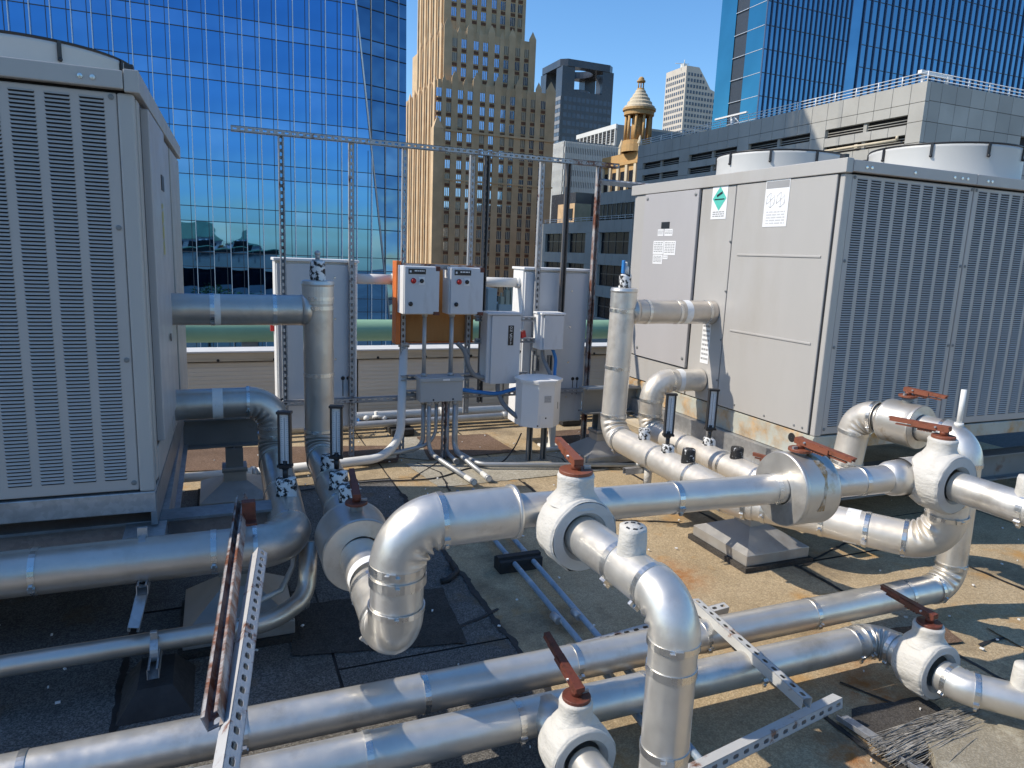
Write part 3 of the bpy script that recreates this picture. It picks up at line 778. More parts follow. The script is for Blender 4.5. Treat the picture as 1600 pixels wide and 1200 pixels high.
b = MB(); b.box((60.6,73,19.9),(60.9,79,20.1)); b.sweep([(60.8,75.5,18.0),(60.8,76,20.0)],[.25,.1],8); b.sweep([(60.8,73.5,18.2),(60.8,75.5,19.9)],.06,6); part('beam', b, M_RAILW, h2)
# lower wing of the garage
t9 = thing('garage_wing', 'lower blue grey wing of the garage with big dark windows', 'building', (66, 108, -16))
b = MB(); b.box((60.4,95.7,-16),(100,129,7.4)); b.box((61.2,95.7,7.4),(100,112,12.4)); part('core', b, M_DARK, t9)
wins = [(96.5,105.8),(110.7,117.3),(119.6,127)]
ys = [95.7]+[v for w_ in wins for v in w_]+[128.6]
def wp(y0, y1, z0, z1, x=59.7): 
    b = MB(); b.box((x,y0+.02,z0+.02),(x+.6,y1-.02,z1-.02)); part('panel', b, M_CONC, t9)
for i in range(len(ys)-1):
    y0, y1 = ys[i], ys[i+1]
    wcol = (y0, y1) in wins
    n_ = max(1, round((y1-y0)/2.2))
    for j in range(n_):
        a, c = y0+(y1-y0)*j/n_, y0+(y1-y0)*(j+1)/n_
        wp(a, c, 5.9, 7.9)
        if not wcol:
            for z0, z1 in ((.6,5.9),(-4.7,.6),(-16,-4.7)): wp(a, c, z0, z1)
        else:
            for z0, z1 in ((.6,2.5),(-4.7,-2.8),(-16,-8.2)): wp(a, c, z0, z1)
    if wcol:
        for z0, z1 in ((2.5,5.9),(-2.8,.6),(-8.2,-4.7)):
            b = MB(); b.quad([(60.2,y0,z0),(60.2,y1,z0),(60.2,y1,z1),(60.2,y0,z1)]); wo = part('window', b, G_DARKW, t9)
            b = MB()
            for j in range(1, n_): b.box((60.12,y0+(y1-y0)*j/n_-.03,z0),(60.19,y0+(y1-y0)*j/n_+.03,z1))
            b.box((60.08,y0,z0+1.9),(60.19,y1,z0+2.0)); f = link('window_frame', b.mesh('window_frame', M_FIND, ORG[t9.name]), wo)
cols = [(95.8+1.45*k, 95.8+1.45*(k+1)) for k in range(9)]
arc = [(61.9, 109.2)] + [(61.9+3.2*math.sin(R(a))*1.0, 109.2+3.2-3.2*math.cos(R(a))) for a in (20,40,60,80)]
for a, c in cols:
    b = MB(); b.box((60.9,a+.02,10.6),(61.2,c-.02,12.6)); part('panel', b, M_CONC, t9)
    b = MB(); b.quad([(61.1,a,8.2),(61.1,c,8.2),(61.1,c,10.6),(61.1,a,10.6)]); part('window', b, G_DARKW, t9)
    b = MB(); b.box((61.0,a-.03,8.2),(61.09,a+.03,10.6)); part('mullion', b, M_CONC2, t9)
for i in range(4):
    (xa, ya), (xb, yb) = arc[i], arc[i+1]
    b = MB(); b.quad([(xa-1,ya,10.6),(xb-1,yb,10.6),(xb-1,yb,12.6),(xa-1,ya,12.6)]); part('curved_panel', b, M_CONC, t9)
    b = MB(); b.quad([(xa-.85,ya,7.9),(xb-.85,yb,7.9),(xb-.85,yb,10.6),(xa-.85,ya,10.6)]); part('curved_window', b, G_DARKW, t9)
rl2 = thing('terrace_railing', 'thin white railing on the terrace of the garage wing', 'railing', (60, 112, 7.9))
b = MB()
for z in (8.2,8.55): b.cyl((59.9,96,z),(59.9,128.4,z),.04,6)
for k in range(16): b.cyl((59.9,96.2+2.1*k,7.8),(59.9,96.2+2.1*k,8.6),.04,6)
part('rail', b, M_RAILW, rl2)
b = MB(); b.box((72.6,140,-16),(96,152,15.5)); solo('plain_dark_building', b, M_DARKT, 'plain black walled building between tan tower and brick house', 'building', (84,146,-16))
t10 = thing('brick_house', 'small pale orange brick house above the garage terrace', 'building', (72, 131, -16))
b = MB(); b.box((66.2,127.9,-16),(80,135.4,12.2)); part('wall', b, M_TANBR, t10)
b = MB(); b.box((66.05,128.6,9.0),(66.19,129.8,11.2)); part('window', b, G_DARKW, t10)
t11 = thing('white_rooftop_house', 'small white house with rooftop machines beside the tan tower', 'building', (42, 103, -16))
b = MB(); b.box((38.9,102.6,-16),(40.4,108,-3.6)); part('wall', b, M_FINW, t11)
b = MB(); b.box((40.6,102,-16),(45,108,-6.0)); part('wall', b, M_FINW, t11)
for k, (x, h) in enumerate(((40.9,1.2),(41.8,2.2),(42.6,2.6),(43.5,1.6),(44.3,2.8))):
    b = MB(); b.box((x,102.2,-6),(x+.6,103.4,-6+h)); b.cyl((x+.3,102.8,-6+h),(x+.3,102.8,-5.4+h),.18,8); part('roof_machine', b, M_CREAM, t11)
# trees in the street below
def tree(label, x, y, h, r):
    t = thing('street_tree', label, 'tree', (x, y, -16), 'trees in the street below the roof')
    b = MB(); b.sweep([(x,y,-16),(x+.1,y,-16+h*.5),(x,y+.1,-16+h*.8)],[.25,.18,.08],8)
    for k in range(5):
        a = 1.3*k; b.sweep([(x,y,-16+h*.45),(x+r*.5*math.cos(a),y+r*.5*math.sin(a),-16+h*.75)],[.1,.04],5)
    part('trunk', b, M_BARK, t)
    b = MB()
    for k in range(900):
        while True:
            p = Vector((rnd.uniform(-1,1), rnd.uniform(-1,1), rnd.uniform(-1,1)))
            if p.length < 1 and p.length > .35: break
        q = Vector((x,y,-16+h*.72)) + Vector((p.x*r, p.y*r, p.z*h*.3)) + noise.noise_vector(p*2.5)*0.7
        d1 = Vector((rnd.uniform(-1,1),rnd.uniform(-1,1),rnd.uniform(-.6,.6))).normalized()*.26
        d2 = d1.cross(Vector((rnd.uniform(-1,1),rnd.uniform(-1,1),1))).normalized()*.16
        b.quad([q-d1,q+d2,q+d1,q-d2])
    part('crown', b, M_TREE, t)
for i, (x, y, h, r) in enumerate(((-1.0,26,11.6,3.0),(2.6,27,10.6,3.0),(6.0,29,10.0,3.0),(13,30,10.6,3.2))):
    tree(['broad green street tree at the end of the left chiller','rounded green street tree seen under the green tube','darker street tree below the parapet coping','green street tree behind the orange board'][i], x, y, h, r)

# ------------------------------------------------------------------ rooftop helpers
def bez(nodes, bend, n=14):
    """polyline nodes -> list of ('s', a, b) and ('e', pts, inner)"""
    P = [Vector(p) for p in nodes]; out = []; cur = P[0]
    bends = bend if isinstance(bend, (list, tuple)) else [bend]*(len(P)-2)
    for i in range(1, len(P)-1):
        d0 = (P[i]-P[i-1]).normalized(); d1 = (P[i+1]-P[i]).normalized()
        ang = d0.angle(d1)
        if ang < 0.02: continue
        t = bends[i-1]*math.tan(ang/2)
        a = P[i]-d0*t; b = P[i]+d1*t
        inner = (d1-d0).normalized()
        c = P[i] + inner*(bends[i-1]/math.cos(ang/2))
        ax = d0.cross(d1).normalized()
        k = max(3, int(n*ang/1.57*2))
        pts = [c + Matrix.Rotation(ang*j/k, 3, ax) @ (a-c) for j in range(k+1)]
        out.append(('s', cur, a)); out.append(('e', pts, (c-a).normalized(), ang)); cur = b
    out.append(('s', cur, P[-1]))
    return [o for o in out if o[0] == 'e' or (o[2]-o[1]).length > 1e-3]
def band(root, p, d, r, w=0.022, latch=True, m=None, name='seam_band', side=None):
    d = Vector(d).normalized(); b = MB()
    b.lathe(p, d, [(r-.002,-w/2),(r+.0030,-w/2),(r+.0030,w/2),(r-.002,w/2)], 32, False)
    if latch:
        s_ = Vector(side) if side is not None else Vector((-.35,-.8,-.35))
        s_ = (s_ - d*s_.dot(d)).normalized(); t = d.cross(s_)
        b.obox(Vector(p)+s_*(r+.006), d*(w*.55), t*.010, s_*.005)
        b.obox(Vector(p)+s_*(r+.008)+t*.018, d*(w*.28), t*.007, s_*.006)
    part(name, b, m or M_BAND, root)
def tape(root, p, d, r, w=0.055):
    b = MB(); b.lathe(p, Vector(d).normalized(), [(r+.0012,-w/2),(r+.0012,w/2)], 48, True); part('white_tape', b, M_TAPE, root)
def gore(ang, inner_amt=0.06, k=4, ridge=2.25):
    def mod(i, t, a):
        inn = max(0.0, math.cos(a))**0.9
        s_ = math.sin(math.pi*t)
        w = math.sin(2*math.pi*(k*t + 0.12*math.sin(2*a))); w = math.copysign(abs(w)**.7, w) - .35
        bead = 0.018*(math.exp(-((t-.03)/.03)**2)+math.exp(-((t-.97)/.03)**2))
        return 1.045 + bead + inner_amt*inn*s_*w + 0.006*math.sin(9*t+3*a) + 0.022*math.exp(-((a-ridge)/.07)**2)
    return mod
def pipe(root, nodes, r, bend, seam=0.85, m=None, off=0.3, latch=True, gk=5, elbow_m=None, caps=True, ridge=2.25):
    m = m or M_JACK; dist = off
    for sgm in bez(nodes, bend, 26):
        if sgm[0] == 's':
            a, b_ = sgm[1], sgm[2]; L = (b_-a).length; d = (b_-a).normalized(); s0 = 0.0
            while s0 < L-1e-4:
                rem = seam - dist % seam; rem = rem + seam if rem < 0.02 else rem; step = min(rem, L-s0)
                if step < 0.06 and L-s0 > 0.06: step = min(0.06+seam, L-s0)
                q = MB(); n_ = max(2, int(step/0.12)+1)
                pts = [a+d*(s0+step*j/(n_-1)) for j in range(n_)]
                rg_ = rnd.uniform(2.3,3.6); q.sweep(pts, r, 64, caps=False, mod=lambda i, t, a: 1+.016*math.exp(-((a-rg_)/.06)**2))
                part('pipe_section', q, m, root)
                s0 += step; dist += step
                if s0 < L-0.05: band(root, a+d*s0, d, r, latch=latch and rnd.random() < .7)
        else:
            q = MB(); q.sweep(sgm[1], r, 64, caps=False, up=sgm[2], mod=gore(sgm[3], (0.15 if sgm[3] > 1 else 0.05), gk, ridge))
            part('elbow', q, elbow_m or m, root)
            for idx, j in ((0,1),(-1,-2)):
                p = sgm[1][idx]; d = (sgm[1][idx]-sgm[1][j])
                band(root, p, d, r*1.045, 0.018, latch=True)
def stub(label, p, r, h, mat, group='peeling insulated stubs', name='stub_cap', d=(0,0,1)):
    d = Vector(d).normalized(); b = MB(); p = Vector(p)
    def jit(q, rr, hh, a):
        k = noise.noise(q*22)*.006; return q + (q-(p+d*hh)).normalized()*k if rr > .002 else q
    b.lathe(p, d, [(r*1.06,-.03),(r*1.03,0),(r,h*.4),(r*.99,h*.85),(r*.93,h),(.001,h+.002)], 28, True, jit=jit)
    return solo(name, b, mat, label, 'pipe stub', tuple(p), group)
def lever(label, p, d, L=0.23, m=None, plate=0.047, rise=0.0, group='valve levers', up=(0,0,1)):
    """locking lever on its throttling plate"""
    m = m or M_LEVER; p = Vector(p); d = Vector(d).normalized(); up = Vector(up); s_ = d.cross(up).normalized(); up = s_.cross(d).normalized()
    t = thing('valve_lever', label, 'lever', tuple(p), group)
    b = MB(); n = 26
    ring = []
    b.lathe(p, up, [(.001,0.012),(plate*.97,0.012),(plate,0.010),(plate,0.001),(.001,0.0)], n, False); part('throttle_plate', b, m, t)
    b = MB(); b.cyl(p+up*.012, p+up*.034, .017, 10); b.obox(p+up*.040, d*.022, s_*.016, up*.008); part('hub', b, m, t)
    dd = (d + up*rise).normalized(); uu = s_.cross(dd).normalized()
    a = p+up*.045 - dd*.02; e = a + dd*L
    b = MB()
    w0, w1 = .017, .011
    q = [(a-s_*w0, a+s_*w0, e+s_*w1, e-s_*w1)]
    A = [a-s_*w0, a+s_*w0, a+dd*L*.35+s_*w0*.8, e+s_*w1, e-s_*w1, a+dd*L*.35-s_*w0*.8]
    tks = .006
    b.add([x+uu*.008 for x in A]+[x+uu*(.008-tks) for x in A], [(0,1,2,3,4,5),(11,10,9,8,7,6)]+[(i,(i+1)%6,6+(i+1)%6,6+i) for i in range(6)])
    for sg in (-1,1):
        o0 = s_*sg
        b.obox(a+dd*L*.30+o0*w0*.86-uu*.006, dd*L*.30, s_*.002, uu*.010)
        b.obox(a+dd*L*.78+o0*w1*.95-uu*.003, dd*L*.2, s_*.002, uu*.007)
    part('handle', b, m, t)
    b = MB()
    b.obox(a+dd*L*.55-uu*.020, dd*L*.33, s_*.006, uu*.003); 
    for k in range(5): b.obox(a+dd*(L*.3+k*.012)-uu*.026, dd*.004, s_*.006, uu*.004)
    part('trigger', b, m, t)
    b = MB(); b.cyl(a+dd*.05-s_*.024, a+dd*.05+s_*.024, .004, 8); b.obox(p+up*.016+s_*plate*.7, s_*.012, d*.004, up*.006); part('pin', b, M_GALV, t)
    return t
def valve(label, c, axis, r, L, rp, mat, neck=0.09, neck_r=0.052, wr=0.0042, group='insulated valve bodies', metal=False, stem=None):
    """drum shaped insulated valve body round the pipe, neck on top"""
    c = Vector(c); ax = Vector(axis).normalized()
    t = thing('insulated_valve', label, 'valve', tuple(c), group)
    b = MB(); h = L/2
    def jit(p, rr, hh, a):
        if rr < r*.8: return p
        q = Vector((p.x*9, p.y*9, p.z*30))
        k = noise.noise(q)*wr + noise.noise(p*7)*wr*1.2
        low = max(0, -(p.z-c.z)/r); k += low*noise.noise(Vector((p.x*26,p.y*26,p.z*60)))*wr*1.6
        rad = p-(c+ax*hh); return p + rad.normalized()*k
    if metal:
        prof = [(rp,-h),(r*.99,-h),(r*1.01,-h+.006),(r*1.01,-h+.016),(r,-h+.018)]+[(r,-h+.02+(L-.04)*i/6) for i in range(7)]+[(r*1.01,h-.016),(r*1.01,h-.006),(r*.99,h)]
        b.lathe(c, ax, prof, 56, True)
        part('jacket', b, mat, t)
        b = MB(); b.lathe(c, ax, [(r*.985,h+.0015),(rp,h+.0015)], 56, False); part('end_plate', b, M_JACK, t); b = MB(); b.lathe(c, ax, [(r*.985,-h-.0015),(rp,-h-.0015)], 56, False); part('end_plate', b, M_JACK, t)
    else:
        prof = [(rp,-h),(r*.55,-h)]+[(r*(.55+.45*math.sin(math.pi/2*(i/9))**.8), -h+L*.50*(1-math.cos(math.pi/2*(i/9)))) for i in range(1,10)]+[(r*(1+.012*math.sin(math.pi*i/8)), -h+L*.5+(L*.46)*i/9) for i in range(1,10)]+[(r*.985,h-.006),(r*.955,h)]
        b.lathe(c, ax, prof, 110, True, jit=jit)
        part('jacket', b, mat, t)
        b = MB(); b.lathe(c, ax, [(r*.952,h),(r*.93,h+.0015),(rp*1.28,h+.0015),(rp*1.22,h-.006),(rp*1.0,h-.022)], 60, False); part('end_plate', b, M_CANVG, t)
    if stem:
        b = MB(); q = c+Vector((stem[0],stem[1],r*.9)); b.cyl(q, c+Vector(stem), .027, 14); part('stem', b, M_STEELG, t)
    if neck:
        b = MB(); z0 = c+Vector((0,0,r*.75))
        def jn(p, rr, hh, a):
            return p + Vector((noise.noise(p*18), noise.noise(p*18+Vector((5,5,5))), 0))*.005 if rr > .01 else p
        b.lathe(z0, (0,0,1), [(neck_r*1.5,0),(neck_r*1.12,r*.25),(neck_r*1.02,r*.33),(neck_r,r*.25+neck*.7),(neck_r*1.02,r*.25+neck-.01),(neck_r*.95,r*.25+neck),(.001,r*.25+neck)], 36, True, jit=jn)
        part('neck', b, mat if not metal else M_JACK, t)
    return t
def strut(mb, p0, p1, n, w=0.041, d=0.041, holes=True, pitch=0.0508, hl=0.028, hw=0.015, th=0.0026):
    """slotted channel: web faces n, flanges run back from it"""
    p0 = Vector(p0); p1 = Vector(p1); ax = (p1-p0); L = ax.length; ax.normalize()
    n = Vector(n); n = (n-ax*n.dot(ax)).normalized(); s_ = ax.cross(n)
    def P(l, x, y): return p0 + ax*l + s_*x - n*y
    for y in (0, th):
        cnt = max(1, int(L/pitch))
        for k in range(cnt):
            l0 = L*k/cnt; l1 = L*(k+1)/cnt; lm = (l0+l1)/2
            if not holes:
                mb.quad([P(l0,-w/2,y),P(l1,-w/2,y),P(l1,w/2,y),P(l0,w/2,y)]); continue
            inn = []
            for j in range(8):
                a = math.pi/8 + math.pi*j/4
                ca, sa = math.cos(a), math.sin(a)
                inn.append((lm + (hl/2-hw/2)*(1 if ca > 0 else -1) + hw/2*ca*1.05, hw/2*sa*1.05))
            outp = [(l1, w/4),(lm+.003, w/2),(lm-.003, w/2),(l0, w/4),(l0,-w/4),(lm-.003,-w/2),(lm+.003,-w/2),(l1,-w/4)]
            vs = [P(l,x,y) for l,x in inn]+[P(l,x,y) for l,x in outp]
            mb.add(vs, [(j,(j+1)%8,8+(j+1)%8,8+j) for j in range(8)])
            for (l_, x_, k1, k2) in ((l1,w/2,0,1),(l0,w/2,2,3),(l0,-w/2,4,5),(l1,-w/2,6,7)):
                mb.quad([P(*outp[k1],y), P(l_,x_,y), P(*outp[k2],y)])
            if y == 0:
                vs = [P(l,x,0) for l,x in inn]+[P(l,x,th) for l,x in inn]
                mb.add(vs, [(j,(j+1)%8,8+(j+1)%8,8+j) for j in range(8)])
    for sg in (-1,1):
        mb.obox(p0+ax*L/2+s_*sg*(w/2-th/2)-n*(d/2), ax*L/2, s_*(th/2), n*(d/2))
        mb.obox(p0+ax*L/2+s_*sg*(w/2-.005)-n*(d-th/2), ax*L/2, s_*.0048, n*(th/2))
    return mb
def lines_print(b, P, du, dv, w, h, rows, m=0, dens=.8):
    """rows of small printed dashes on a label; P origin, du / dv unit vectors"""
    du = Vector(du); dv = Vector(dv); nn = du.cross(dv)
    for k in range(rows):
        u = w*.08
        while u < w*.9:
            l = min(rnd.uniform(.08,.25)*w, w*.92-u)
            q = Vector(P)+du*u+dv*(h*(k+.5)/rows)
            b.quad([q, q+du*l, q+du*l+dv*(h/rows*.45), q+dv*(h/rows*.45)])
            u += l + w*.04

# ------------------------------------------------------------------ roof
roof = MB(); roof.quad([(-14,-6,0),(11,-6,0),(11,7.0,0),(-14,7.0,0)])
roof_o = struct('roof_deck', roof, M_BITUM)
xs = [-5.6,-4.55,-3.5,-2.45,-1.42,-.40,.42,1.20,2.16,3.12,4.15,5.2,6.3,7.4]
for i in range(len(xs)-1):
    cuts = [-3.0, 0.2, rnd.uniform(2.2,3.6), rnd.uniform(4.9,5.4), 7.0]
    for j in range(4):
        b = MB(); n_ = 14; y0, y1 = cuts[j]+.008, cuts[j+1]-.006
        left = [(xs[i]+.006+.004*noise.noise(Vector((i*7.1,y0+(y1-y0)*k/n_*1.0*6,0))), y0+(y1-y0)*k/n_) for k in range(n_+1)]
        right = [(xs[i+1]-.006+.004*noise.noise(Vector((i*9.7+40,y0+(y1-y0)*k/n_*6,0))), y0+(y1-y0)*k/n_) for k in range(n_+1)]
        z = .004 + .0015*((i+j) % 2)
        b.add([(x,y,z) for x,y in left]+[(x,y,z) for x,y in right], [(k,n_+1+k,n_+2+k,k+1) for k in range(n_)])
        part('roofing_sheet', b, M_ROOFSHADE if xs[i] < 1.0 and j < 3 and not (xs[i] > .9 and j == 1 and y1 < 2.0) else M_ROOF, roof_o)  # sheets on the left take the shade-darkened copy
def ragged(poly, z, m, name, amp=.012):
    pts = []
    for i in range(len(poly)):
        a = Vector((*poly[i],0)); c = Vector((*poly[(i+1)%len(poly)],0)); L = (c-a).length; k_ = max(1,int(L/.05))
        for k in range(k_):
            p = a+(c-a)*k/k_; pts.append(p+Vector((noise.noise(p*19),noise.noise(p*19+Vector((9,9,9))),0))*amp)
    b = MB(); cn = sum(pts, Vector())/len(pts); n_ = len(pts)
    b.add([(p.x,p.y,z) for p in pts]+[(cn.x,cn.y,z)], [(k,(k+1)%n_,n_) for k in range(n_)])
    part(name, b, m, roof_o)
def strip(pts, w, z, m, name, amp=.5):
    b = MB(); P = []
    for i in range(len(pts)-1):
        a = Vector((*pts[i],0)); c = Vector((*pts[i+1],0)); k_ = max(1,int((c-a).length/.03))
        P += [a+(c-a)*k/k_ for k in range(k_)]
    P.append(Vector((*pts[-1],0)))
    vs = []
    for i, p in enumerate(P):
        d = (P[min(i+1,len(P)-1)]-P[max(i-1,0)]).normalized(); s_ = Vector((-d.y,d.x,0))
        q = p + s_*noise.noise(p*9)*w*.7
        ww = w*(.5+amp*noise.noise(p*24+Vector((7,3,1))))
        vs += [(*(q-s_*ww).to_2d(), z), (*(q+s_*ww).to_2d(), z)]
    b.add(vs, [(2*i,2*i+1,2*i+3,2*i+2) for i in range(len(P)-1)])
    part(name, b, m, roof_o)
for x in (-.40,1.20,2.16,3.12,4.15): strip([(x,1.0),(x,4.8)], .030 if x == 1.20 else .022, .0085, M_BITUM, 'bitumen_seam')
for k, pp in enumerate(([(1.25,3.0),(1.0,2.9),(.46,3.05)],[(2.2,3.95),(2.55,3.85),(2.85,3.72)],[(-.4,2.4),(.4,2.45)],[(1.2,2.55),(1.75,2.45),(2.15,2.5)],[(3.1,2.9),(3.7,3.1),(4.1,2.8)],[(1.55,4.75),(1.62,5.2),(1.5,5.5)],[(2.4,1.95),(2.55,1.7)],[(3.3,1.95),(3.9,2.0),(4.2,1.6)],[(2.55,5.6),(2.75,5.3),(2.7,5.0)],[(1.75,5.55),(1.35,5.1)])):
    strip(pp, .016, .0105, M_BITUM, 'crack')
for poly, m, z in (([(-.4,5.75),(1.35,5.55),(1.5,6.05),(-.4,6.45)],M_PAD,.012),([(1.62,5.55),(2.45,5.60),(2.4,6.25),(1.72,6.3)],M_PAD,.012),([(2.95,5.55),(3.5,5.5),(3.5,6.2),(3.0,6.2)],M_PAD,.012),
                   ([(1.3,5.75),(1.62,5.55),(1.72,6.3),(1.5,6.35)],M_ROOF2,.010),([(2.5,5.6),(2.95,5.5),(3.0,6.3),(2.4,6.3)],M_ROOF,.010),([(1.5,4.85),(3.0,4.9),(2.95,5.5),(1.4,5.5)],M_ROOF2,.0095),
                   ([(.62,3.9),(1.05,3.9),(1.15,4.35),(.65,4.4)],M_PAD,.012),([(-.05,4.1),(.2,4.1),(.2,4.6),(-.1,4.6)],M_PAD,.010),
                   ([(2.16,1.30),(2.62,1.30),(2.66,1.76),(2.30,1.80),(2.20,1.70)],M_ROOFD,.012),([(.25,2.9),(1.0,2.75),(1.05,3.3),(.3,3.35)],M_ROOFD,.012),([(2.75,2.05),(3.2,2.02),(3.4,2.35),(2.9,2.38)],M_ROOF2,.012),
                   ([(3.45,1.6),(4.2,1.5),(4.4,2.0),(3.5,2.05)],M_ROOF,.013),([(2.95,2.03),(3.25,2.0),(3.3,2.17),(3.0,2.2)],M_PAD,.016),([(1.75,1.2),(2.05,1.2),(2.0,1.5),(1.7,1.5)],M_PAD,.012)):
    ragged(poly, z, m, 'roofing_patch')
b = MB()
for k in range(260):
    x, y = rnd.uniform(-1.5,5), rnd.uniform(1.2,6.6); r_ = rnd.uniform(.003,.009); a = rnd.uniform(0,3)
    b.obox((x,y,.016), (r_*math.cos(a),r_*math.sin(a),0), (-r_*.6*math.sin(a),r_*.6*math.cos(a),0), (0,0,.003))
struct('roof_debris', b, M_TAPE, 'stuff')
slab = MB()
poly = [(2.18,1.36),(2.30,1.44),(2.36,1.53),(2.74,1.575),(3.3,1.45),(3.5,.8),(2.2,.7)]
slab.prism(poly, .002, .055); solo('concrete_paver', slab, M_SLAB, 'rough concrete slab lying in the lower right corner of the roof', 'slab', (2.6,1.2,0))
b = MB(); b.obox((2.235,1.52,.022),(.028,0,0),(-.03,.24,0),(0,0,.003)); b.obox((2.205,1.52,.030),(.003,0,0),(-.03,.24,0),(0,0,.010)); solo('flashing_strip', b, M_GALV, 'bent metal flashing strip beside the loose wire bundle', 'flashing')
b = MB()
for k in range(210):
    w_ = rnd.gauss(0,.028); l0 = rnd.uniform(0,.12); l1 = rnd.uniform(.50,.72); h0 = .016+rnd.uniform(0,.03)
    d = Vector((1.0,.03+rnd.gauss(0,.035),0)).normalized(); n_ = Vector((-d.y,d.x,0)); o_ = Vector((2.14,1.545,0)); fan = 1.0+rnd.uniform(.0,.5)
    P_ = [o_+d*(l0+(l1-l0)*u)+n_*(w_*(fan-(fan-.8)*u)+.012*math.sin(5*u+k))+Vector((0,0,h0+.016*math.sin(3.1*u))) for u in (0,.25,.5,.75,1)]
    b.sweep(P_, .0013, 4, caps=False)
o = struct('wire_bundle', b, M_BRISTLE, 'stuff'); o['label'] = 'frayed bundle of grey wire on the roof beside the concrete slab'; o['category'] = 'wire bundle'

# parapet, coping, green tube
par = thing('parapet_wall', 'tan ribbed parapet wall with board and white coping', 'wall', (2, 7.1, 0))
pxs = [-13.1+1.6*k for k in range(16)]
for k in range(len(pxs)-1):
    b = MB(); b.box((pxs[k]+.008,7.08,.02),(pxs[k+1]-.008,7.13,.64))
    part('ribbed_panel', b, M_PARAP, par)
    b = MB()
    for j in range(15): b.box((pxs[k]+.012,7.0745,.05+j*.04),(pxs[k+1]-.012,7.0795,.072+j*.04))
    part('panel_ribs', b, M_PARAP, par, kind='stuff')
b = MB(); b.box((-14,7.13,-.3),(11,7.30,.66)); part('core', b, M_BITUM, par)
for k in range(6):
    b = MB(); b.box((-14+4.2*k,7.045,.655),(-14+4.2*k+4.19,7.135,.735)); part('top_board', b, M_WOODB, par)
b = MB(); b.box((-14,7.03,.738),(11,7.33,.752)); part('coping', b, M_COPING, par)
b = MB()
for k in range(50): b.cyl((-13.5+.5*k,7.041,.665),(-13.5+.5*k,7.046,.665),.014,8)
part('board_bolts', b, M_DARK, par, kind='stuff')
gt = thing('green_tube', 'long pale green round tube running beyond the parapet', 'tube', (2, 9, -.3))
b = MB(); b.sweep([(-14+.5*k,9,.72) for k in range(51)], .138, 28); part('tube', b, M_GREENT, gt)
pm = MB(); pm.box((-.09,-.06,-1.2),(.09,.06,.60)); pmm = pm.mesh('stanchion', M_STEELG)
pieces('stanchion', pmm, gt, [(x,9.02,0) for x in (-6,-2.6,.36,3.6,7)])
b = MB(); b.box((-14,8.4,-.5),(11,9.8,-.42)); part('ledge', b, M_CONC2, gt)

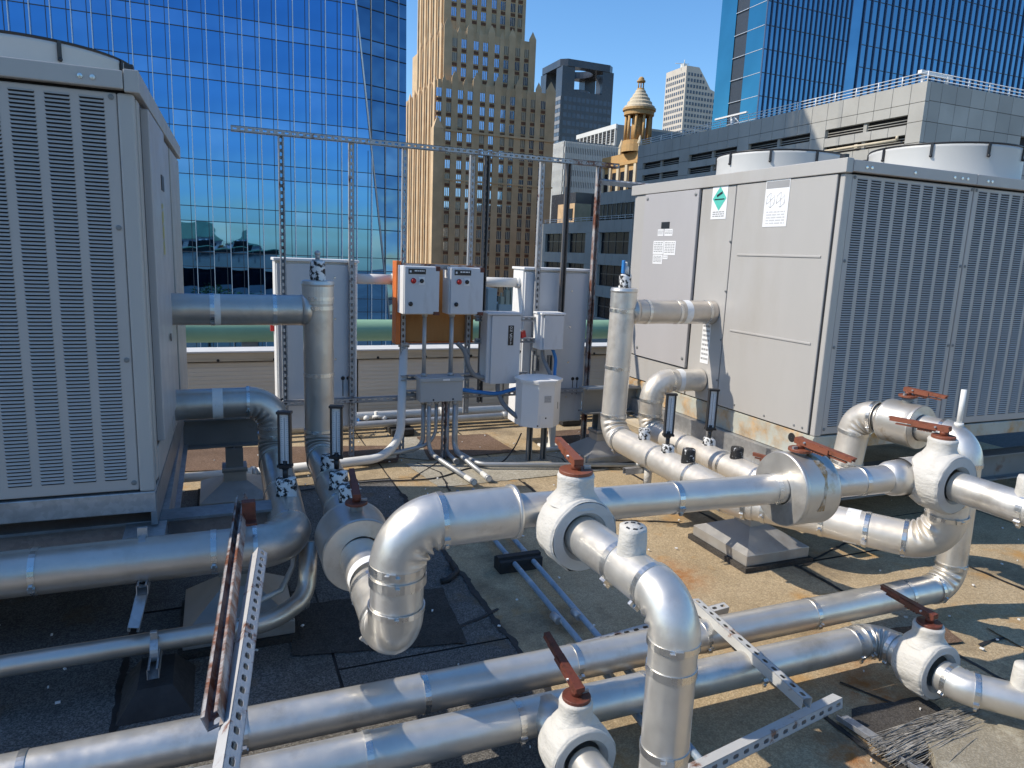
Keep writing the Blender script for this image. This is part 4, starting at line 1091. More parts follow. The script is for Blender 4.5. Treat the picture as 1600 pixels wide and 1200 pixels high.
# ------------------------------------------------------------------ chillers
slot = MB()
hw, ph = .0415, .0143
slot.add([(-hw,0,.0060),(-hw*.92,0,.0072),(hw*.92,0,.0072),(hw,0,.0060),(hw,0,.0022),(hw*.92,-.0048,.0006),(-hw*.92,-.0048,.0006),(-hw,0,.0022)], [(0,1,6,7),(1,2,5,6),(2,3,4,5)], mi=0)
slot.add([(-hw,-.0004,.0024),(-hw*.92,-.0004,-.0054),(hw*.92,-.0004,-.0054),(hw,-.0004,.0024)], [(0,1,2,3)], mi=1)
slot_me = slot.mesh('louvre', [M_LOUVRE, M_DARK])
NROW, Z0L, Z1L = 104, .775, 2.262
def chiller(s, x0, y0, rot, label, length, vis_cols, end):
    t = thing('air_cooled_chiller', label, 'chiller', (x0, y0, .62), 'air cooled chillers on steel beams')
    def B(u0, u1, v0, v1, z0, z1): return ((x0+s*u0, y0+v0, z0), (x0+s*u1, y0+v1, z1))
    Wd = 2.25
    b = MB(); b.box(*B(.03,length-.03,.03,Wd-.03,.70,2.33)); part('inner_case', b, M_DARK, t)
    b = MB(); b.rbox(*B(0,length,0,Wd,.622,.712), r=.004)
    part('base_rail', b, M_GALV if end != 'right' else M_RAILR, t)
    # louvre panels on the long side
    pw = 1.062
    npan = int(length/pw)
    done = 0; rest = MB()
    for p in range(npan):
        u0 = .055+p*pw
        b = MB(); b.rbox(*B(u0+.004,u0+pw-.004,.004,.028,.722,2.288), r=.004, seg=1); pn = part('louvre_panel', b, M_LOUVRE, t)
        b = MB()
        for z in (.755,1.27,1.79,2.272):
            for uu in (u0+.022,u0+pw-.022): b.lathe((x0+s*uu,y0+.004,z),(0,-1,0),[(.0105,0),(.0105,.003),(.005,.005),(.001,.005)],12,False)
        part('panel_screw', b, M_STEELG, pn) if False else part('panel_screws', b, M_STEELG, t)
        for c in range(9):
            uc = u0+.045+.0415+c*.1112
            # nearest columns one by one, the rest joined
            single = (p == 0 and c in vis_cols)
            for r_ in range(NROW):
                z = Z0L + (Z1L-Z0L)*r_/(NROW-1)
                if single and done < 300:
                    done += 1; pieces('louvre', slot_me, t, [(x0+s*uc, y0+.0036, z)])
                elif uc < length:
                    q = slot.v
                    rest.add([(x0+s*uc+v.x, y0+.0036+v.y, z+v.z) for v in q[:8]], [(0,1,6,7),(1,2,5,6),(2,3,4,5)], mi=0)
                    rest.add([(x0+s*uc+v.x, y0+.0036+v.y, z+v.z) for v in q[8:]], [(0,1,2,3)], mi=1)
    part('louvre_field', rest, [M_LOUVRE, M_DARK], t, kind='stuff')
    # corner post, top cap
    b = MB(); b.rbox(*B(.0,.0575,.0,.045,.713,2.29), r=.008); part('corner_post', b, M_CASE, t)
    b = MB(); b.rbox(*B(.0,.04,Wd-.04,Wd,.713,2.29), r=.008); part('corner_post', b, M_CASE, t)
    b = MB(); b.rbox(*B(-.022,.03,-.02,Wd+.03,2.292,2.374), r=.004); part('end_cap', b, M_CASE, t)
    for p in range(npan):
        b = MB(); b.rbox(*B(.032+p*pw,.03+(p+1)*pw,-.024,.02,2.300,2.366), r=.004); part('side_cap', b, M_LOUVRE if end == 'right' else M_CASE, t)
        b = MB()
        for uu in (.10,.14,.5,.85,.92,.97): b.lathe((x0+s*(.03+p*pw+uu),y0-.024,2.33),(0,-1,0),[(.010,0),(.009,.004),(.001,.005)],10,False)
        part('cap_screws', b, M_BAND, t)
    b = MB(); b.box(*B(.02,length,.0,Wd,2.345,2.36)); part('top_deck', b, M_CASE, t)
    b = MB(); b.box(*B(.0,.03,.02,.06,2.374,2.40)); part('lifting_lug', b, M_BLACK, t)
    return t, B
def shroud(t, c, r, z0, z1, clips=9, a0=0.0):
    b = MB(); b.lathe((*c,z0),(0,0,1),[(r*1.02,0),(r*1.012,.02),(r,.05),(r,z1-z0-.015),(r*1.006,z1-z0),(r*.985,z1-z0),(r*.975,z1-z0-.03),(r*.975,.0)],72); f = part('fan_shroud', b, M_SHROUD, t)
    b = MB(); b.lathe((*c,z1+.004),(0,0,1),[(r*.99,0),(r*1.008,.002),(r*1.008,.010),(r*.99,.010)],72); 
    for k in range(10):
        rr = r*(k+1)/10.5; b.lathe((*c,z1+.006),(0,0,1),[(rr,0),(rr+.004,.002),(rr,.004)],48)
    for k in range(6):
        a = math.pi*k/6; d = Vector((math.cos(a),math.sin(a),0))*r; b.cyl(Vector((*c,z1+.008))-d, Vector((*c,z1+.008))+d, .004, 5)
    part('fan_guard', b, M_BLACK, t)
    for k in range(clips):
        a = a0+2*math.pi*k/clips; d = Vector((math.cos(a),math.sin(a),0)); p = Vector((*c,0))+d*(r+.006)
        b = MB(); b.obox(p+Vector((0,0,z1-.035)), d*.006, d.cross(Vector((0,0,1)))*.008, Vector((0,0,.045))); b.sphere(p+d*.004+Vector((0,0,z1-.075)), .011, 8, 5)
        part('guard_clip', b, M_BLACK, t)
# right chiller
cr, B = chiller(1, 3.39, 3.17, 0, 'sunlit grey air cooled chiller on the right with two white fan shrouds and stickers', 3.5, (0,1,2), 'right')
X = 3.39
def endbox(y0, y1, z0, z1, d=.012, r=.003): 
    b = MB(); b.rbox((X-d,y0,z0),(X+.03,y1,z1), r=r, seg=1); return b
part('end_panel', endbox(3.217,4.092,.722,2.288), M_CASE, cr)
part('filler_panel', endbox(4.104,4.478,.722,2.288,.008), M_CASE, cr)
d_ = part('access_door', endbox(4.494,5.222,.930,2.286,.026), M_DOOR, cr)
part('lower_panel', endbox(4.494,5.375,.722,.920,.008), M_CASE, cr)
part('edge_panel', endbox(5.234,5.378,.930,2.288,.008), M_CASE, cr)
for q0, q1 in (((X-.004,4.484,.915),(X+.03,5.232,2.290)),((X-.002,4.092,.722),(X+.03,4.1035,2.288)),((X-.001,3.205,.72),(X+.03,3.216,2.288))):
    b = MB(); b.box(q0,q1); part('shadow_gap', b, M_BLACK, cr)
b = MB()
for z in (1.81,1.28): b.rbox((X-.018,3.27,z-.007),(X-.011,4.02,z+.007), r=.003)
part('embossed_rib', b, M_CASE, cr)
b = MB()
for y, z in ((4.53,2.25),(5.18,2.25),(4.53,1.0),(5.18,1.0)): b.lathe((X-.026,y,z),(-1,0,0),[(.014,0),(.014,.004),(.007,.008),(.001,.008)],12,False)
for y, z in ((4.11,1.9),(4.11,1.55),(4.11,1.2),(4.11,.9),(3.9,.76),(3.6,.75),(3.33,.75),(3.26,.75)): b.lathe((X-.012,y,z),(-1,0,0),[(.008,0),(.007,.004),(.001,.005)],8,False)
part('screws', b, M_STEELG, cr)
b = MB(); b.box((X-.030,4.84,2.005),(X-.0255,4.95,2.055)); part('latch_recess', b, M_BLACK, d_)
def sticker(parent, y0, y1, z0, z1, x, rows, name='sticker', m=M_PAPER, pr=M_PRINT, prints=True):
    b = MB(); b.box((x-.0015,y0,z0),(x,y1,z1)); o = part(name, b, m, parent)
    if prints:
        q = MB(); lines_print(q, (x-.0022,y1,z0+.01), (0,-1,0), (0,0,1), y1-y0, z1-z0-.02, rows); part('print', q, pr, o)
    return o
st = sticker(cr, 4.185,4.355,2.06,2.296, X-.009, 3, prints=False)
q = MB(); yc, zc = 4.27, 2.205; q.add([(X-.0115,yc,zc+.085),(X-.0115,yc-.076,zc),(X-.0115,yc,zc-.085),(X-.0115,yc+.076,zc)],[(0,1,2,3)]); part('diamond', q, M_TEAL, st)
q = MB(); q.obox((X-.0125,4.27,2.235),(.0004,0,0),(0,.030,-.012),(0,.002,.008)); q.box((X-.0128,4.215,2.196),(X-.0120,4.325,2.204)); part('emblem', q, M_BLACK, st)
q = MB(); lines_print(q, (X-.0115,4.345,2.07), (0,-1,0), (0,0,1), .15, .045, 3); part('print', q, M_PRINT, st)
st = sticker(cr, 3.585,3.80,1.995,2.292, X-.013, 6, prints=False)
q = MB(); q.box((X-.0155,3.59,2.24),(X-.0148,3.795,2.285)); part('header_bar', q, M_PRINT, st)
q = MB(); lines_print(q, (X-.0155,3.79,2.005), (0,-1,0), (0,0,1), .2, .09, 5)
for yc in (3.745,3.655):
    for a in range(6):
        p0 = (X-.0155, yc+.040*math.cos(a*math.pi/3+.52), 2.165+.048*math.sin(a*math.pi/3+.52)); p1 = (X-.0155, yc+.040*math.cos((a+1)*math.pi/3+.52), 2.165+.048*math.sin((a+1)*math.pi/3+.52))
        q.sweep([p0,p1],.0012,4); q.sweep([p0,(X-.0155,yc,2.165)],.0009,4)
part('print', q, M_LIGHTP, st)
sticker(d_, 4.79,4.90,1.945,1.998, X-.0262, 3, 'label'); sticker(d_, 4.915,4.995,1.945,1.998, X-.0262, 4, 'label')
sticker(d_, 4.90,5.045,1.80,1.905, X-.0262, 6, 'label'); sticker(d_, 4.735,4.893,1.795,1.905, X-.0264, 7, 'label'); sticker(d_, 4.905,5.04,1.72,1.795, X-.0262, 5, 'label'); sticker(d_, 4.83,4.90,1.76,1.79, X-.0266, 2, 'label')
sticker(cr, 4.235,4.33,1.00,1.30, X-.0095, 8, 'label')
b = MB()
for y in (3.255,3.345): b.lathe((X-.0035,y,.665),(-1,0,0),[(.030,0),(.030,.002),(.001,.002)],18,False)
part('rail_hole', b, M_BLACK, cr)
b = MB(); b.box((X-.004,3.172,.560),(X+.02,5.40,.70)); part('end_rail', b, M_RAILR, cr)
shroud(cr, (4.30,4.72), .49, 2.36, 2.60, 9, .35); shroud(cr, (4.95,3.76), .49, 2.36, 2.595, 9, .15)
shroud(cr, (5.6,4.8), .49, 2.36, 2.60); 
# left chiller
cl, B = chiller(-1, -.262, 3.17, 0, 'shaded grey air cooled chiller on the left seen at its louvred corner', 3.5, (0,1,2), 'left')
XL = -.262
for (y0, y1, z0, z1, d, nm, m) in ((3.225,3.30,.74,2.28,.004,'edge_panel',M_CASE),(3.36,4.05,.88,2.27,.030,'access_door',M_DOOR),(4.12,4.60,.74,2.27,.008,'filler_panel',M_DOOR),(4.66,5.37,.74,2.27,.012,'end_panel',M_CASE),(3.31,4.11,.725,.865,.006,'lower_panel',M_CASE)):
    b = MB(); b.rbox((XL-.03,y0,z0),(XL+d,y1,z1), r=.004); o = part(nm, b, m, cl)
    if nm == 'access_door': dl = o
b = MB(); b.box((XL-.03,3.30,.72),(XL+.001,4.66,2.285)); part('shadow_gap', b, M_BLACK, cl)
b = MB(); b.box((XL+.029,3.78,1.98),(XL+.0335,3.90,2.05)); part('latch_recess', b, M_BLACK, dl)
b = MB(); lines_print(b, (XL+.0312,3.72,1.66), (0,0,1), (0,1,0), .28, .10, 2); part('yellow_print', b, M_YELLOW, dl)
b = MB(); b.lathe((XL+.0345,4.02-.18,1.28),(1,0,0),[(.02,0),(.02,.004),(.001,.004)],12,False); part('latch_hole', b, M_BLACK, dl)
b = MB(); b.box((XL-.02,3.172,.565),(XL+.003,5.40,.70)); part('end_rail', b, M_GALVD, cl)
shroud(cl, (-.90,4.60), .49, 2.36, 2.655, 9, .30); shroud(cl, (-1.98,3.76), .49, 2.36, 2.60, 9, .2)
cl.rotation_euler.z = R(-1.3)

# steel beams under the chillers and their flashed pedestals
def ibeam(label, x0, x1, y, zt, h=.20, w=.13, mat=M_GALVD):
    t = thing('steel_beam', label, 'beam', ((x0+x1)/2, y, zt-h), 'steel beams below the chillers')
    b = MB(); b.box((x0,y-w/2,zt-.012),(x1,y+w/2,zt)); b.box((x0,y-w/2,zt-h),(x1,y+w/2,zt-h+.012)); part('flange', b, mat, t)
    b = MB(); b.box((x0+.001,y-.005,zt-h+.0121),(x1-.001,y+.005,zt-.0121)); part('web', b, mat, t)
ibeam('long galvanised beam under the front of the left chiller', -4.0, .30, 3.30, .56)
ibeam('dark rear beam under the left chiller', -4.0, .25, 5.0, .60, mat=M_STEELG)
ibeam('front steel beam under the right chiller', 3.1, 7.0, 3.32, .43, mat=M_STEELG)
ibeam('grey rear beam reaching out to the pedestal behind the right riser', 2.86, 7.0, 5.18, .66, .22, .15, mat=M_STEELG)
for s_, x0, lab in ((1,3.37,'galvanised channel along the end of the right chiller base'),(-1,-.262,'galvanised channel along the end of the left chiller base')):
    b = MB(); b.box((x0-.035*s_,3.0,.425),(x0+.12*s_,5.55,.556)); b.box((x0-.06*s_,3.0,.412),(x0+.14*s_,5.55,.424))
    solo('base_channel', b, M_GALV, lab, 'channel', (x0,4.2,.41), 'channels along the chiller ends')
b = MB(); b.box((3.20,3.02,.375),(3.30,5.5,.405)); solo('timber_batten', b, M_WOODB, 'thin timber batten lying below the right chiller base', 'batten')
def pedestal(label, cx_, cy_, w, zc, dpt=None, col=None, colm=M_STEELG):
    t = thing('pipe_pedestal', label, 'pedestal', (cx_, cy_, 0), 'flashed roof pedestals')
    h = w/2; hd = (dpt or w)/2; zb = .10
    b = MB(); b.rbox((cx_-h,cy_-hd,.035),(cx_+h,cy_+hd,zb), r=.004); part('hood_skirt', b, M_HOOD, t)
    b = MB(); k = .075
    b.add([(cx_-h+.004,cy_-hd+.004,zb),(cx_+h-.004,cy_-hd+.004,zb),(cx_+h-.004,cy_+hd-.004,zb),(cx_-h+.004,cy_+hd-.004,zb),(cx_-k,cy_-k,zc),(cx_+k,cy_-k,zc),(cx_+k,cy_+k,zc),(cx_-k,cy_+k,zc)],[(0,1,5,4),(1,2,6,5),(2,3,7,6),(3,0,4,7),(4,5,6,7)]); part('hood', b, M_HOOD, t)
    b = MB(); b.rbox((cx_-.072,cy_-.072,zc-.03),(cx_+.072,cy_+.072,zc+.085), r=.004); b.rbox((cx_-.078,cy_-.078,zc+.075),(cx_+.078,cy_+.078,zc+.09), r=.002); part('collar', b, M_HOOD, t)
    b = MB(); b.box((cx_-h-.02,cy_-hd-.02,.004),(cx_+h+.02,cy_+hd+.02,.034)); part('flashing_base', b, M_ROOFD, t)
    if col:
        b = MB(); b.box((cx_-.055,cy_-.055,zc+.06),(cx_+.055,cy_-.043,col)); b.box((cx_-.055,cy_+.043,zc+.06),(cx_+.055,cy_+.055,col)); b.box((cx_-.005,cy_-.043,zc+.06),(cx_+.005,cy_+.043,col)); part('column', b, colm, t)
        b = MB(); b.box((cx_-.08,cy_-.08,zc+.061),(cx_+.08,cy_+.08,zc+.075)); part('base_plate', b, M_STEELG, t)
    return t
pedestal('flashed steel pedestal under the pipes before the right chiller', 3.0, 3.21, .47, .19, .50)
pedestal('pedestal carrying the rear beam beside the right riser', 3.05, 5.18, .44, .20, .42, .44, M_STEELG)
pedestal('shaded pedestal below the left big pipe and small curved pipe', .05, 3.27, .46, .22, .46, .36)
pedestal('pedestal with dark column behind the left elbow', .08, 4.95, .44, .18, .5, .40)

# ------------------------------------------------------------------ pipes
RP = .0875
# left upper pipe, riser and header down to the valve
t = thing('insulated_pipe', 'shaded riser pipe left of centre with a cap, fed from the left chiller', 'pipe', (.557,4.3,.4), 'aluminium jacketed pipes')
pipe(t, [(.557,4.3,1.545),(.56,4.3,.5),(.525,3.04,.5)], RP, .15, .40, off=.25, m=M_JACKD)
b = MB(); b.lathe((.557,4.3,1.52),(0,0,1),[(RP+.004,-.10),(RP+.004,0),(RP+.008,.012),(RP+.003,.03),(RP*.9,.034),(.001,.036)],36,False); part('end_cap', b, M_JACK, t)
band(t,(.557,4.3,1.45),(0,0,1),RP+.003,.02)
t = thing('insulated_pipe', 'upper horizontal pipe from the left chiller into the riser', 'pipe', (.1,4.3,1.3), 'aluminium jacketed pipes')
pipe(t, [(-.25,4.3,1.378),(.50,4.3,1.378)], RP, .1, .33, off=.10, m=M_JACKD, latch=False); tape(t,(-.005,4.3,1.378),(1,0,0),RP)
b = MB(); b.sweep([(.46,4.3,1.378),(.50,4.3,1.378),(.545,4.3,1.378),(.575,4.3,1.378)],[RP+.003,RP+.004,RP*.55,.01],36); part('mitred_end', b, M_JACKD, t)
stub('black and white peeling vent stub on top of the left riser', (.557,4.3,1.555), .045, .11, M_PEEL)
b = MB(); b.cyl((.557,4.3,1.66),(.557,4.3,1.675),.030,14); b.cyl((.557,4.3,1.675),(.557,4.3,1.71),.013,8); b.sphere((.557,4.3,1.71),.018,8,5); solo('air_vent', b, M_COND, 'small grey air vent on the left riser stub', 'vent', (.557,4.3,1.66), 'air vents')
# left lower pipe, drop and big pipe running off to the left
t = thing('insulated_pipe', 'lower left pipe dropping into the big shaded pipe that runs off left', 'pipe', (.1,3.5,.4), 'aluminium jacketed pipes')
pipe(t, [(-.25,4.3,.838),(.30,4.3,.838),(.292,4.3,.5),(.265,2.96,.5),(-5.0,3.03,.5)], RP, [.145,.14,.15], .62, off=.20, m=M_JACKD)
tape(t,(-.01,4.3,.838),(1,0,0),RP)
b = MB()
for k in range(10):
    a = math.pi+R(8+4.5*k)
pts_a = []
b.add([(x, 2.985+(.0)*0+ (RP+.003)*-math.cos(R(a)) , .5-(RP+.003)*math.sin(R(a))) for x in (-.42,-.02) for a in range(20,66,5)], [(k,k+1,10+k,9+k) if False else (k,k+1,9+k+1+0,9+k) for k in range(8)]); part('repair_patch', b, M_JACKD, t)
# clamps and hanging strut under the big left pipe
b = MB(); strut(b,(-.30,2.93,.41),(-.33,2.80,.30),(0,-1,.3),holes=False); strut(b,(-.30,3.05,.40),(-.30,2.86,.40),(0,0,-1),holes=False); solo('strut_bracket', b, M_GALV, 'short open strut bracket hanging below the big left pipe', 'bracket')
b = MB(); b.lathe((-.30,2.987,.5),(1,0,0),[(RP+.004,-.012),(RP+.008,-.012),(RP+.008,.012),(RP+.004,.012)],28,False); b.box((-.318,2.985,.585),(-.282,3.0,.625)); solo('pipe_clamp', b, M_GALV, 'metal clamp round the big left pipe above the strut bracket', 'clamp')
# valve at header B, U bend, long crossing pipe
valve('grey metal valve drum on the left header before the U bend', (.520,2.86,.5), (0,-1,0), .158, .24, RP, M_JACKD, 0, metal=True, stem=(0,0,.185))
t = thing('insulated_pipe', 'thick U shaped pipe reducing to the long pipe that crosses the picture', 'pipe', (.6,2.1,.4), 'aluminium jacketed pipes')
pipe(t, [(.518,2.74,.495),(.514,2.12,.462),(.521,2.11,.878),(.915,2.10,.885)], RP, [.13,.14], .30, off=.02, gk=4, ridge=math.pi)
band(t,(.519,2.115,.695),(0,0,1),RP+.004,.03); band(t,(.519,2.115,.735),(0,0,1),RP+.004,.018); tape(t,(.517,2.52,.5),(0,-1,0),RP,.05)
b = MB(); b.sweep([(.905,2.10,.885),(.918,2.10,.885),(.925,2.10,.885)],[RP+.006,RP+.006,.06],36); part('reducer', b, M_JACK, t)
pipe(t, [(.92,2.10,.885),(2.64,2.05,.865)], .060, .1, .46, off=.28)
b = MB(); b.sweep([(2.62,2.05,.865),(2.66,2.05,.865),(2.74,2.05,.865)],[.061,.075,.080],32); part('reducer', b, M_JACK, t)
pipe(t, [(2.72,2.05,.865),(3.05,2.05,.865),(3.07,2.05,.5),(2.56,2.82,.5)], .084, [.14,.15], .42, off=.2, gk=4, m=M_JACKP)
tape(t,(2.86,2.37,.5),(.55,-.83,0),.084,.06)
for d_ in (.14,.62): band(t,Vector((3.07,2.05,.5))+Vector((-.51,.77,0)).normalized()*(.18+d_),(-.51,.77,0),.086,.02)
# V1: white valve and the branch that drops in the foreground
valve('white canvas valve in the middle of the crossing pipe with neck and red lever', (1.075,1.965,.860), (.03,-1,0), .122, .165, .064, M_CANVAS, .070, .060)
b = MB(); b.sweep([(1.07,2.10,.87),(1.072,2.04,.865),(1.075,1.95,.86)],.066,24); solo('pipe_tee', b, M_JACK, 'short metal tee behind the middle white valve', 'pipe tee', (1.07,2.05,.8), 'pipe tees')
t = thing('insulated_pipe', 'foreground branch pipe turning down in a shiny elbow', 'pipe', (1.1,1.42,0), 'aluminium jacketed pipes')
pipe(t, [(1.078,1.90,.858),(1.10,1.415,.855),(1.10,1.41,.004)], .066, .105, .24, off=.02, gk=4)
stub('white stub with black cracks on the foreground branch pipe', (1.090,1.63,.915), .041, .078, M_CANVAS)
b = MB()
for a in (20,60,110,200,250,300): b.obox((1.090+.026*math.cos(R(a)),1.63+.026*math.sin(R(a)),.9945),(.006*math.cos(R(a+80)),.006*math.sin(R(a+80)),0),(.003,0.003,0),(0,0,.001))
solo('mastic_crack', b, M_BLACK, 'black crack marks on top of the foreground white stub', 'crack')
lever('red lever on the middle white valve pointing away', (1.075,1.965,1.052), (.10,1,0), .20, rise=.12, plate=.056)
lever('dark rusted lever on the left metal valve drum', (.520,2.86,.685), (.05,1,0), .19, M_LEVERD, rise=.35)
# V7 metal drum on the crossing pipe
valve('large rust streaked metal drum on the crossing pipe', (2.145,2.063,.870), (1,-.03,0), .148, .17, .062, M_DRUMR, 0, metal=True, stem=(-.017,-.01,.158))
b = MB(); vs = []
for k in range(15):
    a_ = R(-6-7.5*k); w_ = .012+.010*noise.noise(Vector((k*.6,3,1)))+.006*math.sin(k*.5); cx_ = 2.150+.012*math.sin(k*.35)
    for sg in (-1,1): vs.append((cx_+sg*w_, 2.063-(.1488)*math.sin(-a_)*1.0, .870+.1488*math.cos(a_)))
b.add(vs, [(2*i,2*i+1,2*i+3,2*i+2) for i in range(14)], True)
for dz in (0,): solo('rust_streak', b, mat_rustpaint('streaked_rust', (0.62, 0.58, 0.50), (0.40, 0.56), (0.30, 0.19, 0.07), 17, 0.5, 0.5), 'brown rust streak running down the large metal drum', 'rust streak')
lever('red lever lying above the large metal drum', (2.128,2.05,1.026), (.10,-1,0), .26, rise=-.07)
# V3 white valve, branch to the right
valve('white canvas valve right of centre with red lever', (2.835,1.965,.872), (.02,-1,0), .128, .18, .064, M_CANVAS, .055, .055)
t = thing('insulated_pipe', 'branch pipe running to the right edge from the right white valve', 'pipe', (2.86,1.4,.7), 'aluminium jacketed pipes')
pipe(t, [(2.838,1.88,.868),(2.87,.9,.862)], .063, .1, .30, off=.02)
stub('plain white stub on the right branch pipe at the picture edge', (2.850,1.61,.918), .040, .076, M_CANVAS)
lever('red lever above the right white valve pointing left', (2.835,1.965,1.055), (-.25,1,0), .25, rise=-.02)
# right riser and header
t = thing('insulated_pipe', 'bright capped riser pipe standing before the right chiller', 'pipe', (2.6,4.24,.4), 'aluminium jacketed pipes')
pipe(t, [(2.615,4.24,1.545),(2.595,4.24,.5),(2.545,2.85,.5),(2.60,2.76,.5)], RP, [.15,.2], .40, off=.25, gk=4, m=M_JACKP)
b = MB(); b.lathe((2.615,4.24,1.52),(0,0,1),[(RP+.004,-.10),(RP+.004,0),(RP+.008,.012),(RP+.003,.03),(RP*.9,.034),(.001,.036)],36,False); part('end_cap', b, M_JACK, t)
t = thing('insulated_pipe', 'upper horizontal pipe from the right chiller into the bright riser', 'pipe', (3.0,4.24,1.3), 'aluminium jacketed pipes')
pipe(t, [(2.70,4.24,1.388),(3.375,4.24,1.388)], RP*.97, .1, .26, off=.16, latch=False, m=M_JACKD); tape(t,(3.13,4.24,1.388),(1,0,0),RP*.97)
b = MB(); b.sweep([(2.655,4.24,1.388),(2.69,4.24,1.388),(2.72,4.24,1.388)],[RP*.7,RP*1.02,RP*.985],32); part('saddle_end', b, M_JACKD, t)
stub('peeling black and white vent stub on top of the right riser', (2.616,4.24,1.555), .042, .09, M_PEEL)
b = MB(); b.cyl((2.616,4.24,1.645),(2.616,4.24,1.70),.022,12); b.cyl((2.616,4.24,1.70),(2.616,4.24,1.73),.010,8); solo('air_vent', b, M_CONDW, 'pale air vent with blue tape on the right riser stub', 'vent', (2.616,4.24,1.64), 'air vents')
b = MB(); b.rbox((2.582,4.215,1.65),(2.596,4.245,1.74),r=.004); solo('vent_tube', b, M_BLUE, 'short blue tube beside the air vent of the right riser', 'tube')
# right lower pipe, header 2, rear loop over and down, floor pipe 1
t = thing('insulated_pipe', 'long pipe from the right chiller over the rear loop and along the roof', 'pipe', (2.9,3,.1), 'aluminium jacketed pipes')
pipe(t, [(3.375,4.30,.87),(2.965,4.32,.87),(2.965,4.32,.5),(2.90,2.93,.5),(3.40,2.93,.5),(3.42,2.90,.92),(3.44,2.78,.925)], RP*.96, [.14,.12,.14,.13,.12], .45, off=.15, gk=4, m=M_JACKP)
tape(t,(3.18,4.31,.87),(1,0,0),RP*.96)
pipe(t, [(3.44,2.80,.925),(3.47,2.27,.93),(3.46,2.25,.15),(-4.5,2.29,.15)], .070, [.13,.12], .62, off=.10, gk=4)
valve('rear metal drum on the loop before the right chiller louvres', (3.445,2.62,.928), (.03,-1,0), .118, .20, .072, M_DRUMR, 0, metal=True, stem=(0,0,.15))
lever('red lever on the rear metal drum', (3.445,2.62,1.075), (.16,-1,0), .22, rise=-.04)
b = MB(); b.cyl((3.462,2.33,.985),(3.468,2.335,1.17),.013,12); b.cyl((3.462,2.33,.98),(3.462,2.33,1.0),.022,10); solo('vent_pipe', b, M_CONDW, 'thin white vent pipe rising from the rear loop', 'vent pipe')
lever('small red lever between the two right headers', (2.95,3.03,.600), (-.6,.8,0), .14, rise=.1)
# floor pipe 2 with two white valves
t = thing('insulated_pipe', 'nearer of the two pipes that run along the roof', 'pipe', (1,2.0,.05), 'aluminium jacketed pipes')
pipe(t, [(-4.5,2.06,.155),(2.63,1.985,.155),(2.635,1.84,.155)], .068, [.10], .52, off=.30, gk=5)
valve('white valve on the roof at the end of the nearer floor pipe, rust below', (2.635,1.765,.165), (0,-1,0), .118, .16, .066, M_CANVAS, .055, .058)
lever('dark rusted lever on the floor level white valve at right', (2.635,1.765,.338), (-.10,1,0), .24, M_LEVERD, rise=.10)
t = thing('insulated_pipe', 'bright short pipe bending right from the floor level white valve', 'pipe', (2.8,1.5,.05), 'aluminium jacketed pipes')
pipe(t, [(2.635,1.68,.16),(2.64,1.60,.16),(2.90,1.31,.16),(2.93,.9,.16)], .063, [.12,.15], .30, off=.02, gk=4)
stub('white stub on the bright short pipe at the right edge', (2.775,1.465,.225), .040, .08, M_CANVAS)
b = MB(); b.sweep([(1.03,2.0,.16),(1.03,1.95,.165),(1.035,1.86,.165)],.068,24); solo('pipe_tee', b, M_JACKD, 'dull tee on the nearer floor pipe', 'pipe tee', (1.03,1.95,.1), 'pipe tees')
valve('white valve at the bottom edge of the picture with rusted plate', (1.035,1.80,.170), (0,-1,0), .115, .17, .064, M_CANVAS, .060, .055)
lever('long rusted lever on the bottom edge white valve', (1.035,1.80,.345), (-.08,1,0), .24, M_LEVERD, rise=.35)
t = thing('insulated_pipe', 'short pipe leaving the bottom edge white valve towards the viewer', 'pipe', (1.03,1.5,.05), 'aluminium jacketed pipes')
pipe(t, [(1.035,1.72,.165),(1.035,1.0,.165)], .060, .1, .30, off=.05)

# thermometers on their peeling wells and other stubs
def thermometer(label, x, y, z, zc, tilt=0.0):
    t = thing('thermometer', label, 'thermometer', (x, y, z), 'pipe thermometers')
    b = MB(); b.cyl((x,y,z),(x,y,z+.05),.013,10); b.sphere((x,y,z+.06),.020,10,7); b.cyl((x,y,z+.06),(x,y,zc+.02),.011,10); b.sphere((x-.022,y,z+.06),.010,8,5); part('stem', b, M_BLACK, t)
    h = .250; w = .028
    ang = R(-20)
    ux = Vector((math.cos(ang), math.sin(ang), 0)); uy = Vector((-math.sin(ang), math.cos(ang), 0)); uz = Vector((0,0,1)); c = Vector((x,y,zc+h/2))
    b = MB(); b.obox(c+uy*.012, ux*w, uy*.010, uz*(h/2))
    for sg in (-1,1): b.obox(c+ux*sg*(w-.003), ux*.004, uy*.016, uz*(h/2+.003))
    for sg in (-1,1): b.obox(c+uz*sg*(h/2+.004), ux*(w+.006), uy*.020, uz*.006)
    part('case', b, M_BLACK, t)
    b = MB(); b.obox(c-uy*.001, ux*(w-.0055), uy*.002, uz*(h/2-.006)); f = part('scale_plate', b, M_PAPER, t)
    b = MB()
    for k in range(23):
        zz = -h/2+.02+k*(h-.04)/22; l = .009 if k % 4 == 0 else .005
        for sg in (-1,1): b.obox(c-uy*.0036+ux*sg*.013+uz*zz, ux*l*.7, uy*.0003, uz*.0006)
    part('scale_marks', b, M_BLUEC, f)
    b = MB(); b.cyl(c-uy*.005-uz*(h/2-.02), c-uy*.005+uz*(h/2-.02), .0018, 6); part('glass_tube', b, M_COND, f)
    return t
stub('peeling white on black well below the leftmost thermometer', (.28,3.36,.575), .048, .085, M_PEEL)
thermometer('thermometer on the shaded header furthest left', .278, 3.37, .655, .725)
stub('peeling white on black well below the thermometer on the riser header', (.530,3.40,.575), .045, .085, M_PEEL)
thermometer('thermometer on the left header beside the riser', .533, 3.47, .655, .720)
